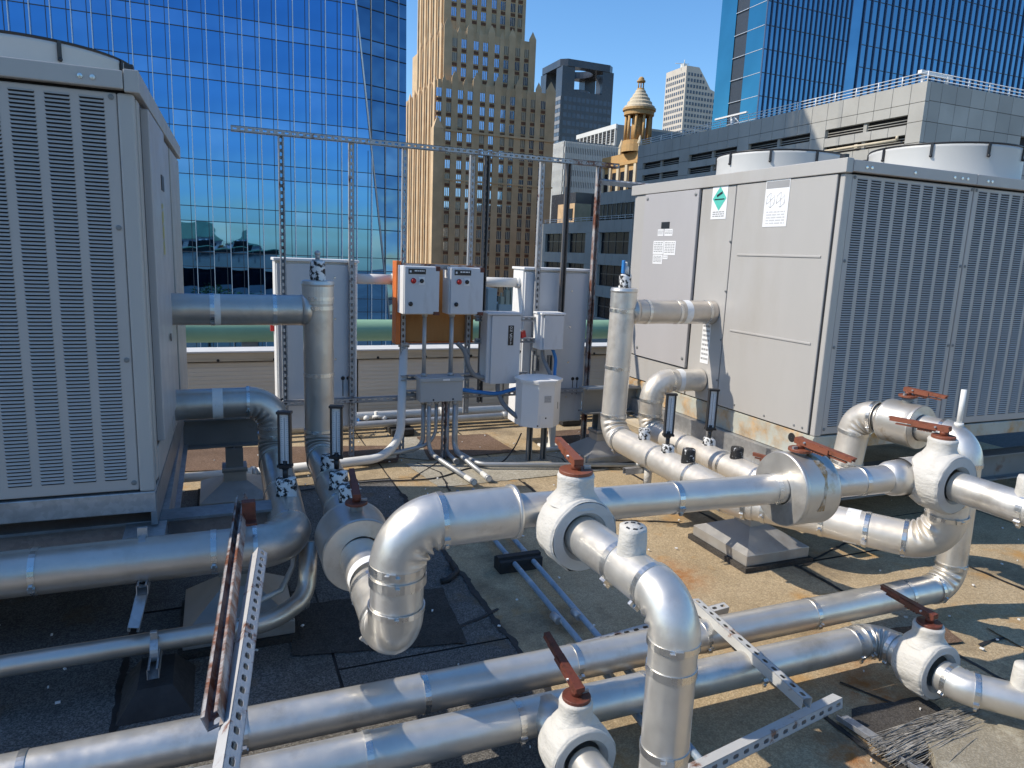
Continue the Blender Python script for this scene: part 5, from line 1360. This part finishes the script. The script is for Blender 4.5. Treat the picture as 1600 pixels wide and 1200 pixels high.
stub('flaking white stub right behind the riser header thermometer', (.530,3.72,.57), .042, .085, M_PEEL)
stub('larger flaking stub next to the left metal drum', (.545,3.18,.575), .048, .09, M_PEEL)
stub('low black and white stub under the left thermometer of the right pair', (2.565,3.52,.57), .040, .055, M_PEEL)
thermometer('left thermometer of the pair before the right chiller', 2.565, 3.53, .62, .690)
stub('low stub under the right thermometer of the right pair', (2.94,3.60,.57), .040, .055, M_PEEL)
thermometer('right thermometer of the pair before the right chiller', 2.94, 3.60, .62, .690)
stub('white square stub with black flecks near the right riser', (2.585,3.82,.575), .038, .08, M_PEEL)
stub('tall black mastic stub on the bright header', (2.555,3.30,.575), .040, .085, M_MASTIC)
stub('black mastic stub on the second right header', (2.915,3.30,.57), .040, .075, M_MASTIC)
b = MB(); b.cyl((2.59,3.75,.42),(2.59,3.75,.27),.026,14); b.cyl((2.59,3.75,.27),(2.59,3.75,.262),.040,14); solo('drain_stub', b, M_CANVAS, 'white drain stub hanging below the bright header', 'drain stub')
b = MB(); strut(b,(2.44,3.80,.40),(2.72,3.80,.40),(0,0,1),holes=False); solo('pipe_support', b, M_GALV, 'open strut support end below the bright header', 'strut', None, 'strut supports')
b = MB(); strut(b,(2.35,3.21,.405),(3.2,3.21,.405),(0,0,1),holes=True); solo('pipe_support', b, M_GALVD, 'slotted strut trestle on the front right pedestal', 'strut', None, 'strut supports')

# small curved pipe low on the left
t = thing('condensate_pipe', 'thin shaded pipe low at left curving up behind the big pipe', 'pipe', (-.2,2.9,.15))
b = MB()
pts = []
for sgm in bez([(-5.0,2.80,.2),(.16,2.86,.2),(.33,3.02,.21),(.35,3.10,.44)], [.25,.12], 10):
    pts += [sgm[1], sgm[2]] if sgm[0] == 's' else sgm[1]
cl_ = [pts[0]]
for p in pts[1:]:
    if (p-cl_[-1]).length > 1e-3: cl_.append(p)
b.sweep(cl_, .040, 20); part('tube', b, M_JACKD, t)
band(t,(.05,2.858,.2),(1,0,0),.041,.03,False); band(t,(.30,3.0,.205),(.5,.6,0),.041,.02,False)
b = MB(); b.sweep([(.30,3.12,.46),(.28,3.10,.33),(.22,3.02,.26),(.10,2.95,.25)],.013,10); solo('bypass_tube', b, M_COND, 'thin bypass tube beside the low curved pipe', 'tube')
t = thing('rubber_foot_support', 'black rubber block and strut clamp under the low thin pipe', 'pipe support', (-.26,2.80,0))
b = MB(); poly = [(-.38,2.66),(-.14,2.66),(-.18,2.94),(-.34,2.94)]
b.add([(-.39,2.64,.006),(-.13,2.64,.006),(-.13,2.96,.006),(-.39,2.96,.006),(-.32,2.70,.10),(-.20,2.70,.10),(-.20,2.92,.10),(-.32,2.92,.10)],[(0,1,5,4),(1,2,6,5),(2,3,7,6),(3,0,4,7),(4,5,6,7)]); part('rubber_base', b, M_RUBBER, t)
b = MB(); strut(b,(-.262,2.68,.145),(-.262,2.95,.145),(0,0,-1),holes=False); part('strut', b, M_GALV, t)
b = MB(); b.lathe((-.262,2.80,.2),(1,0,0),[(.042,-.014),(.046,-.014),(.046,.014),(.042,.014)],22,False); b.rbox((-.275,2.79,.24),(-.25,2.81,.275),r=.003); part('clamp', b, M_GALV, t)

# loose struts
def loose(label, p0, p1, n, mat, w=.041, grp='loose slotted struts', hl=.028, ends=True):
    b = MB(); strut(b, p0, p1, n, w=w, d=w, hl=hl, hw=.016)
    return solo('slotted_strut', b, mat, label, 'strut', None, grp)
loose('nearer slotted strut resting on the big left pipe, white edged and rust spotted', (.128,2.56,.655), (-.028,1.22,.655), (.65,-.1,.80), M_STRUTS)
loose('rusty strut leaning beside the nearer one at left', (.085,3.12,.645), (-.032,1.60,.640), (.35,-.1,-.94), M_STRUTR)
b = MB(); b.rbox((.068,2.86,.655),(.120,2.90,.735),r=.003); b.rbox((.066,2.82,.650),(.122,2.875,.66),r=.003); solo('end_bracket', b, M_LEVERD, 'rusty angle bracket on the end of the leaning strut', 'bracket')
loose('pale strut lying over both roof pipes', (1.965,2.40,.245), (1.895,1.66,.240), (.05,0,1), M_STRUTW)
loose('white strut beside the foreground drop pipe at right', (1.08,1.55,.115), (2.16,1.73,.115), (0,-1,.15), M_STRUTW)
loose('white rusty edged strut behind the two roof pipes', (1.42,2.44,.10), (2.24,2.50,.12), (0,-.2,1), M_STRUTW)
# blue conduits
t = thing('blue_conduits', 'pair of blue grey conduits on the roof between the pipes', 'conduit', (1.5,3,0))
for x0, x1 in ((1.50,1.45),(1.62,1.55)):
    b = MB(); b.sweep([(x0+.06,4.6,.055),(x0,3.7,.055),((x0+x1)/2,3.1,.06),(x1,2.4,.055),(x1-.10,1.2,.055)],.0145,12); part('conduit', b, M_BLUEC, t)
for y in (3.45,2.75):
    for x in (1.49,1.60): 
        b = MB(); b.cyl((x-(3.6-y)*.055,y-.03,.057),(x-(3.6-y)*.055-.002,y+.03,.057),.019,12); part('coupling', b, M_COND, t)
b = MB(); b.rbox((1.40,3.36,.004),(1.66,3.46,.075),r=.005); b.box((1.40,3.39,.075),(1.66,3.43,.09)); solo('rubber_block', b, M_RUBBER, 'black rubber support block under the blue conduits', 'block')
b = MB(); b.sweep([(1.18,3.55,.02),(1.17,3.42,.03),(1.10,3.36,.02),(1.06,3.36,.015)],.016,8); solo('rubber_scrap', b, M_RUBBER, 'curl of black rubber on the roof near the seam', 'scrap')

# ------------------------------------------------------------------ strut frame at the back
fr = thing('equipment_rack', 'tall open frame of slotted grey struts before the skyline', 'frame', (1.8,5.75,0))
YF = 5.75
for x, z0, n, m in ((.485,.05,1,M_STRUT),(1.01,.0,-1,M_STRUT),(1.435,.0,-1,M_STRUT),(2.01,.35,-1,M_STRUT),(2.125,.45,1,M_STRUTD),(2.65,.45,-1,M_STRUT),(2.885,1.2,1,M_STRUTD),(3.19,.0,1,M_STRUTR)):
    b = MB(); strut(b,(x,YF,z0),(x,YF,2.545),(0,n*-1 if n == -1 else 1,0) if False else (0,-1,0) if n == -1 else (0,1,0)); part('post', b, m, fr)
b = MB(); strut(b,(.14,YF-.045,2.565),(2.92,YF-.045,2.565),(0,-1,0)); part('top_rail', b, M_STRUT, fr)
b = MB(); strut(b,(2.92,YF-.047,2.566),(3.38,YF-.047,2.566),(0,-1,0)); part('top_rail', b, M_STRUTR, fr)
b = MB(); strut(b,(.15,YF-.045,.515),(3.42,YF-.045,.525),(0,-1,0)); part('low_rail', b, M_STRUT, fr)
b = MB(); strut(b,(3.20,YF-.02,2.44),(3.75,5.45,2.40),(0,-.5,1)); part('tie_rail', b, M_STRUT, fr)
for z, x0, x1 in ((1.195,2.05,2.80),(1.005,2.05,2.80),(.70,1.40,2.55),(.57,1.40,2.05)):
    b = MB(); strut(b,(x0,YF-.047,z),(x1,YF-.047,z),(0,1,0)); part('cross_rail', b, M_STRUT, fr)
b = MB(); strut(b,(1.40,5.60,1.645),(2.05,5.60,1.645),(0,0,1)); part('cross_rail', b, M_STRUTR, fr)
b = MB(); strut(b,(1.75,5.58,-.0+.01),(1.75,5.58,.60),(0,1,0)); part('front_leg', b, M_STRUTR, fr)
# tall cabinets
def cabinet(label, x0, x1, y0, y1, z0, z1):
    t = thing('tall_cabinet', label, 'cabinet', ((x0+x1)/2,(y0+y1)/2,z0), 'tall electrical cabinets behind the frame')
    b = MB(); b.rbox((x0,y0+.03,z0),(x1,y1,z1),r=.006); part('body', b, M_ENCLW, t)
    b = MB(); b.rbox((x0+.012,y0,z0+.015),(x1-.012,y0+.028,z1-.02),r=.004); d = part('door', b, M_ENCL, t)
    b = MB(); b.rbox((x0-.012,y0-.015,z1),(x1+.012,y1+.01,z1+.022),r=.004); part('drip_top', b, M_ENCLW, t)
    b = MB()
    for k in range(4): b.lathe((x0+.10*(x1-x0)+.0, y0-.001, z0+.25+.33*k),(0,-1,0),[(.011,0),(.008,.004),(.001,.004)],8,False) if x0 < 1 and False else b.lathe((x1-.18, y0-.001, z0+.25+.33*k),(0,-1,0),[(.011,0),(.008,.004),(.001,.004)],8,False)
    part('rivets', b, M_BAND, d)
    b = MB()
    for dx in (-.12,-.075): 
        b.lathe((x1+dx,y0-.001,z0+.42),(0,-1,0),[(.017,0),(.014,.008),(.001,.008)],10,False); b.box((x1+dx-.003,y0-.004,z0+.27),(x1+dx+.003,y0-.001,z0+.42))
    part('cable_entry', b, M_BLACK, d)
    return t
cabinet('shaded pale cabinet behind the left riser', .43, 1.065, 5.80, 6.06, .27, 1.63)
cabinet('pale cabinet behind the disconnect switch with sunlit side', 2.54, 3.20, 5.80, 6.06, .20, 1.62)
b = MB(); b.rbox((.40,5.98,1.06),(.43,6.03,1.15),r=.004); solo('red_switch', b, M_RED, 'red switch handle on the side of the left cabinet', 'switch')
for lab, x0, x1 in (('white duct between the left cabinet and orange board',1.065,1.40),('white duct between the panels and right cabinet',2.06,2.54)):
    b = MB(); b.cyl((x0,5.92,1.50),(x1,5.92,1.50),.042,20); b.cyl((x1-.03,5.92,1.50),(x1,5.92,1.50),.050,20); solo('cable_duct', b, M_CONDW, lab, 'duct', None, 'white cable ducts')
# orange board and two control panels
t = thing('orange_board', 'orange backing board behind the two white control panels', 'board', (1.72,5.84,.98))
b = MB(); b.rbox((1.405,5.80,.985),(2.07,5.83,1.645),r=.003); part('board', b, M_PLY, t)
b = MB(); b.rbox((1.365,5.72,.975),(1.404,5.86,1.66),r=.003); b.box((1.404,5.79,.975),(2.08,5.86,.984)); part('frame', b, M_ORANGE, t)
def ctl(label, x0, x1):
    z0, z1, y0, y1 = 1.245, 1.628, 5.49, 5.70
    t = thing('control_panel', label, 'control panel', ((x0+x1)/2,5.6,z0), 'white control panels')
    b = MB(); b.rbox((x0,y0+.025,z0),(x1,y1,z1),r=.005); part('box', b, M_ENCLW, t)
    b = MB(); b.rbox((x0+.006,y0,z0+.006),(x1-.004,y0+.022,z1-.004),r=.004); d = part('door', b, M_ENCL, t)
    b = MB(); b.box((x0+.035,y0-.004,z1-.062),(x0+.175,y0-.0005,z1-.020)); pl = part('name_plate', b, M_BLACK, d)
    q = MB(); lines_print(q, (x0+.075,y0-.0052,z1-.052), (1,0,0), (0,0,1), .095, .022, 1); part('print', q, M_PAPER, pl, kind='stuff'); q = MB(); q.box((x0+.043,y0-.0055,z1-.050),(x0+.058,y0-.0045,z1-.034)); part('logo', q, M_PAPER, pl)
    b = MB(); b.lathe((x0+.075,y0,z1-.115),(0,-1,0),[(.022,0),(.022,.006),(.016,.008),(.016,.016),(.010,.020),(.001,.021)],16); part('red_lamp', b, M_RED, d)
    b = MB(); b.box((x0+.118,y0-.003,z1-.145),(x0+.165,y0,z1-.085)); part('switch_plate', b, M_PAPER, d)
    b = MB(); b.lathe((x0+.142,y0-.003,z1-.115),(0,-1,0),[(.017,0),(.017,.006),(.001,.007)],14); b.obox((x0+.142,y0-.015,z1-.115),(.012,0,.007),(0,.006,0),(-.003,0,.004)); part('selector_switch', b, M_BLACK, d)
    b = MB(); b.lathe((x0+.055,y0,z0+.085),(0,-1,0),[(.018,0),(.018,.006),(.012,.014),(.001,.014)],14); part('lock', b, M_BLACK, d)
    b = MB(); b.rbox((x1-.05,y0-.002,z0-.004),(x1+.002,y0+.02,z0+.024),r=.002); b.rbox((x1-.035,y0-.002,z1-.035),(x1+.002,y0+.02,z1+.002),r=.002); part('rusted_corner', b, M_LEVERD, d)
ctl('left control panel with red lamp on the orange board', 1.372, 1.665); ctl('right control panel with red lamp and rust streak', 1.752, 2.042)
# junction box and conduits
t = thing('junction_box', 'grey junction box hanging below the control panels', 'junction box', (1.71,5.58,.5))
b = MB(); b.rbox((1.528,5.52,.515),(1.895,5.66,.712),r=.006); part('box', b, M_JBOX, t)
b = MB(); b.rbox((1.520,5.505,.69),(1.902,5.665,.722),r=.004); part('lid', b, M_JBOX, t)
b = MB(); b.box((1.715,5.503,.697),(1.775,5.5045,.712)); part('label', b, M_PAPER, t)
b = MB()
for x in (1.64,1.81): b.lathe((x,5.519,.535),(0,-1,0),[(.008,0),(.007,.004),(.001,.004)],8,False)
part('screws', b, M_BLACK, t)
def conduit(label, pts, r, m, bend=.12, grp='conduits round the junction box', tip=None):
    P = []
    for sgm in bez(pts, bend, 8): P += [sgm[1], sgm[2]] if sgm[0] == 's' else sgm[1]
    Q = [P[0]]
    for p in P[1:]:
        if (p-Q[-1]).length > 2e-3: Q.append(p)
    t = thing('conduit', label, 'conduit', tuple(Q[-1]), grp)
    b = MB(); b.sweep(Q, r, 14); part('tube', b, m, t)
    for k in (0, -1):
        d = (Q[1]-Q[0]).normalized() if k == 0 else (Q[-2]-Q[-1]).normalized()
        b = MB(); b.cyl(Q[k], Q[k]+d*.03, r*1.35, 14); part('coupling', b, M_COND, t)
    if tip:
        b = MB(); d = (Q[-1]-Q[-2]).normalized(); b.cyl(Q[-1]-d*.13, Q[-1]+d*.001, r*1.06, 14); part('white_end', b, M_CONDW, t)
conduit('straight conduit from the left control panel to the junction box', [(1.575,5.60,1.25),(1.575,5.60,.72)], .017, M_COND)
conduit('straight conduit from the right control panel to the junction box', [(1.808,5.60,1.25),(1.808,5.60,.72)], .019, M_COND)
conduit('leftmost conduit below the junction box turning left along the roof', [(1.585,5.62,.515),(1.585,5.62,.10),(.30,5.36,.05)], .020, M_COND, .10)
conduit('front left conduit below the junction box with white end', [(1.615,5.56,.515),(1.615,5.56,.08),(1.76,4.80,.04)], .019, M_COND, .12, tip=True)
conduit('thin conduit curving back left under the junction box', [(1.69,5.60,.515),(1.69,5.60,.14),(1.05,5.55,.05)], .015, M_COND, .16)
conduit('front right conduit below the junction box with white end', [(1.84,5.56,.515),(1.84,5.56,.08),(1.90,4.85,.04)], .019, M_COND, .10, tip=True)
conduit('conduit beside the strut leg under the junction box', [(1.79,5.60,.515),(1.79,5.60,.05),(1.80,5.35,.04)], .018, M_COND, .05)
conduit('rightmost conduit turning right along the roof to the rear pedestal', [(1.868,5.60,.515),(1.868,5.60,.06),(1.95,5.20,.05),(3.25,4.84,.045)], .018, M_COND, [.08,.12])
conduit('thick white conduit sweeping up behind the control panels', [(.20,5.38,.07),(1.36,5.52,.07),(1.455,5.80,.974)], .036, M_CONDW, .30)
# disconnect switch
t = thing('disconnect_switch', 'grey disconnect switch box with red handle', 'switch box', (2.25,5.6,.65))
b = MB(); b.rbox((2.10,5.53,.66),(2.40,5.70,1.245),r=.006); part('box', b, M_ENCL, t)
b = MB(); b.rbox((2.135,5.512,.652),(2.402,5.531,1.240),r=.005); d = part('cover', b, M_ENCL, t)
b = MB(); b.rbox((2.09,5.50,1.243),(2.41,5.70,1.262),r=.004); part('drip_top', b, M_ENCL, t)
b = MB(); b.box((2.285,5.509,.985),(2.335,5.5115,1.155)); pl = part('on_off_plate', b, M_BLACK, d)
def letters(txt, x, y, z, size, parent):
    cu_ = bpy.data.curves.new('lettering', 'FONT'); cu_.body = txt; cu_.size = size; cu_.align_x = 'CENTER'; cu_.extrude = .0004
    tmp = bpy.data.objects.new('tmp', cu_)
    me = bpy.data.meshes.new_from_object(tmp); me.name = 'lettering'; me.materials.clear(); me.materials.append(M_PAPER)
    bpy.data.objects.remove(tmp); bpy.data.curves.remove(cu_)
    o = link('lettering', me, parent, Vector((x,y,z)) - Vector(ORG[parent.name])); o.rotation_euler = (math.pi/2,0,0); ORG[o.name] = ORG[parent.name]
for k, ch in enumerate('ON'): letters(ch, 2.31, 5.5085, 1.127-k*.026, .030, pl)
for k, ch in enumerate('OFF'): letters(ch, 2.31, 5.5085, 1.044-k*.026, .030, pl)
b = MB(); b.obox((2.31,5.5085,1.082),(.010,0,.006),(0,.0004,0),(-.001,0,.002)); b.obox((2.31,5.5085,1.070),(.010,0,-.004),(0,.0004,0),(.001,0,.002)); part('symbol', b, M_PAPER, pl)
b = MB(); b.rbox((2.402,5.56,1.04),(2.43,5.63,1.07),r=.003); b.obox((2.44,5.56,1.075),(.020,0,.006),(0,.022,0),(-.005,0,.028)); part('red_handle', b, M_RED, t)
b = MB(); b.obox((2.42,5.58,.90),(.014,0,.028),(0,.01,0),(-.004,0,.004)); b.cyl((2.405,5.6,.93),(2.405,5.56,.93),.012,8); part('latch', b, M_BLACK, t)
# small box
t = thing('small_box', 'small grey enclosure beside the disconnect switch', 'enclosure', (2.71,5.6,.93))
b = MB(); b.rbox((2.605,5.54,.935),(2.81,5.70,1.245),r=.006); part('box', b, M_ENCLW, t)
b = MB(); b.rbox((2.625,5.52,.94),(2.815,5.538,1.24),r=.004); part('door', b, M_ENCL, t)
b = MB(); b.rbox((2.595,5.515,1.245),(2.83,5.70,1.262),r=.004); part('drip_top', b, M_ENCLW, t)
# octagonal transformer on two legs
t = thing('transformer', 'eight sided grey transformer on two strut legs', 'transformer', (2.52,5.30,0))
def octo(cx_, cy_, w, d, k=.3): return [(cx_-w/2+k*w,cy_-d/2),(cx_+w/2-k*w,cy_-d/2),(cx_+w/2,cy_-d/2+k*d),(cx_+w/2,cy_+d/2-k*d),(cx_+w/2-k*w,cy_+d/2),(cx_-w/2+k*w,cy_+d/2),(cx_-w/2,cy_+d/2-k*d),(cx_-w/2,cy_-d/2+k*d)]
b = MB(); b.prism(octo(2.52,5.36,.36,.34),.325,.70); part('case', b, M_ENCLW, t)
b = MB(); b.prism(octo(2.52,5.36,.385,.365),.70,.712); b.prism(octo(2.52,5.36,.39,.37),.713,.726)
o1 = octo(2.52,5.36,.39,.37); o2 = octo(2.52,5.36,.12,.12); b.add([(x,y,.726) for x,y in o1]+[(x,y,.742) for x,y in o2], [(i,(i+1)%8,8+(i+1)%8,8+i) for i in range(8)]+[tuple(range(8,16))]); part('lid', b, M_ENCLW, t)  # white paint stands in for the sky reflected by a metal lid
b = MB(); b.box((2.50,5.187,.54),(2.565,5.1885,.60)); pl = part('rating_plate', b, M_LIGHTP, t)
q = MB(); lines_print(q,(2.50,5.1862,.545),(1,0,0),(0,0,1),.065,.05,4); part('print', q, M_PRINT, pl)
b = MB(); b.box((2.466,5.184,.345),(2.575,5.1885,.435)); part('cover_plate', b, M_ENCLW, t)
b = MB(); b.lathe((2.52,5.184,.41),(0,-1,0),[(.008,0),(.001,.005)],8,False); b.lathe((2.45,5.19,.345),(0,-1,0),[(.008,0),(.001,.005)],8,False); b.rbox((2.652,5.25,.47),(2.66,5.27,.53),r=.002); part('screws', b, M_BLACK, t)
b = MB(); b.box((2.615,5.221,.335),(2.622,5.228,.70)); part('rust_streak', b, M_LEVERD, t)
for x in (2.44,2.575):
    b = MB(); strut(b,(x,5.34,.004),(x,5.34,.324),(0,1,0),holes=False); part('leg', b, M_STEELG, t)
for x in (2.66,2.79):
    b = MB(); strut(b,(x,5.735,.72),(x,5.735,.86),(0,1,0),holes=True); solo('strut_offcut', b, M_GALVD, 'short strut end standing behind the transformer, '+('left' if x < 2.7 else 'right')+' one', 'strut', None, 'strut ends behind the transformer')
b = MB(); b.rbox((2.72,5.55,.004),(3.0,5.75,.03),r=.004); solo('post_base', b, M_CONDW, 'white pale plate on the roof behind the transformer', 'plate')
b = MB(); b.box((2.78,5.60,.03),(2.83,5.65,.30)); solo('white_post', b, M_CONDW, 'short white square post behind the transformer', 'post')
def hose(label, pts, r, m, cat='flexible conduit', sm=10, grp='flexible conduits between the boxes'):
    P = [Vector(p) for p in pts]; Q = []
    for i in range(len(P)-1):
        p0, p1, p2, p3 = P[max(i-1,0)], P[i], P[i+1], P[min(i+2,len(P)-1)]
        for k in range(sm):
            u = k/sm; Q.append(.5*((2*p1)+(p2-p0)*u+(2*p0-5*p1+4*p2-p3)*u*u+(3*p1-p0-3*p2+p3)*u**3))
    Q.append(P[-1])
    b = MB(); b.sweep(Q, r, 12); solo('flexible_conduit' if r > .008 else 'loose_cable', b, m, label, cat, None, grp)
hose('grey flexible conduit from the orange board to the disconnect switch', [(1.86,5.60,1.00),(1.92,5.58,.93),(1.96,5.57,.80),(2.02,5.57,.72),(2.11,5.57,.70)], .020, M_FLEX)
hose('grey flexible conduit from the disconnect switch down to the transformer', [(2.235,5.58,.655),(2.235,5.57,.57),(2.27,5.52,.47),(2.33,5.42,.40),(2.36,5.37,.38)], .020, M_FLEX)
hose('blue cable sheath running from junction box to transformer', [(1.895,5.60,.60),(2.05,5.58,.575),(2.22,5.56,.56),(2.36,5.52,.60),(2.48,5.50,.62)], .017, M_BLUE)
hose('blue cable hanging under the small enclosure', [(2.755,5.60,.935),(2.775,5.57,.85),(2.765,5.55,.76),(2.74,5.50,.70)], .015, M_BLUE)
hose('grey flexible conduit under the small enclosure', [(2.665,5.62,.935),(2.665,5.60,.86),(2.69,5.55,.77),(2.71,5.50,.70)], .018, M_FLEX)
hose('thin black cable trailing over the roof to the transformer', [(.35,5.0,.02),(1.0,5.1,.015),(1.5,5.05,.015),(1.85,5.22,.015),(2.15,5.28,.015),(2.33,5.40,.10),(2.42,5.45,.22)], .006, M_BLACK, 'cable')
hose('thin wire looping from the left column to the header', [(.10,4.75,.72),(.22,4.6,.66),(.30,4.5,.75),(.36,4.45,.82)], .006, M_BLACK, 'cable')
# pipes running along the back of the roof
def floorpipe(label, pts, r, m, seg=.9):
    t = thing('roof_pipe', label, 'pipe', tuple(pts[0]), 'pipes along the back of the roof')
    P = [Vector(p) for p in pts]; b = MB(); b.sweep(P, r, 16); part('tube', b, m, t)
    for i in range(len(P)-1):
        L = (P[i+1]-P[i]).length; d = (P[i+1]-P[i]).normalized()
        for k in range(int(L/1.1)):
            p = P[i]+d*(.4+1.1*k); b = MB(); b.cyl(p-d*.03, p+d*.03, r*1.25, 16); part('coupling', b, m, t)
floorpipe('white pipe nearest the foot of the parapet', [(-6,6.75,.13),(4.5,6.75,.13)], .045, M_CONDW)
floorpipe('bluish grey pipe on rubber sleepers at the back', [(-6,6.45,.12),(1.2,6.45,.12),(5.0,6.62,.12)], .034, M_BLUEC if False else M_COND)
floorpipe('black pipe between the two back pipes', [(-6,6.60,.10),(4.5,6.62,.10)], .030, M_BLACK)
floorpipe('white pipe on the roof behind the left elbow', [(-3,5.22,.10),(.2,5.30,.10)], .034, M_CONDW)
floorpipe('slim pale pipe in front of the brown walkway pads', [(.4,5.52,.05),(1.35,5.62,.05)], .022, M_CONDW)
for i, x in enumerate((-.25,1.6,3.4)):
    t = thing('rubber_sleeper', ['rubber sleeper with clamp beside the left chiller','rubber sleeper behind the junction box','rubber sleeper behind the rear pedestal'][i], 'pipe support', (x,6.5,0), 'rubber sleepers')
    b = MB(); b.rbox((x-.11,6.36,.01),(x+.11,6.70,.075),r=.01); part('block', b, M_RUBBER, t)
    b = MB(); b.lathe((x,6.45+(.0 if x < 1.2 else .07),.12),(1,0,0),[(.036,-.015),(.041,-.015),(.041,.015),(.036,.015)],18,False); b.box((x-.02,6.44,.075),(x+.02,6.47,.09)); part('clamp', b, M_GALV, t)
b = MB()
for k in range(60):
    p = Vector((1.12+rnd.uniform(-.10,.10), 6.52+rnd.uniform(-.05,.05), .10+rnd.uniform(0,.04)))
    d1 = Vector((rnd.uniform(-1,1),rnd.uniform(-1,1),rnd.uniform(-.4,.4)))*.04; d2 = Vector((rnd.uniform(-1,1),rnd.uniform(-1,1),rnd.uniform(0,.6)))*.04
    b.add([p,p+d1,p+d1+d2],[(0,1,2)])
solo('blue_tarp_scrap', b, M_BLUE, 'scrap of blue tarpaulin below the parapet', 'tarp')
t = thing('hose_bibb', 'white valve fittings on the pipe below the parapet', 'fitting', (1.36,6.70,.1))
b = MB(); b.sphere((1.30,6.62,.14),.03,8,6); b.cyl((1.40,6.64,.10),(1.40,6.64,.20),.02,8); b.cyl((1.36,6.62,.15),(1.46,6.62,.15),.016,8); b.sphere((1.47,6.62,.13),.028,8,6); part('body', b, M_CONDW, t)
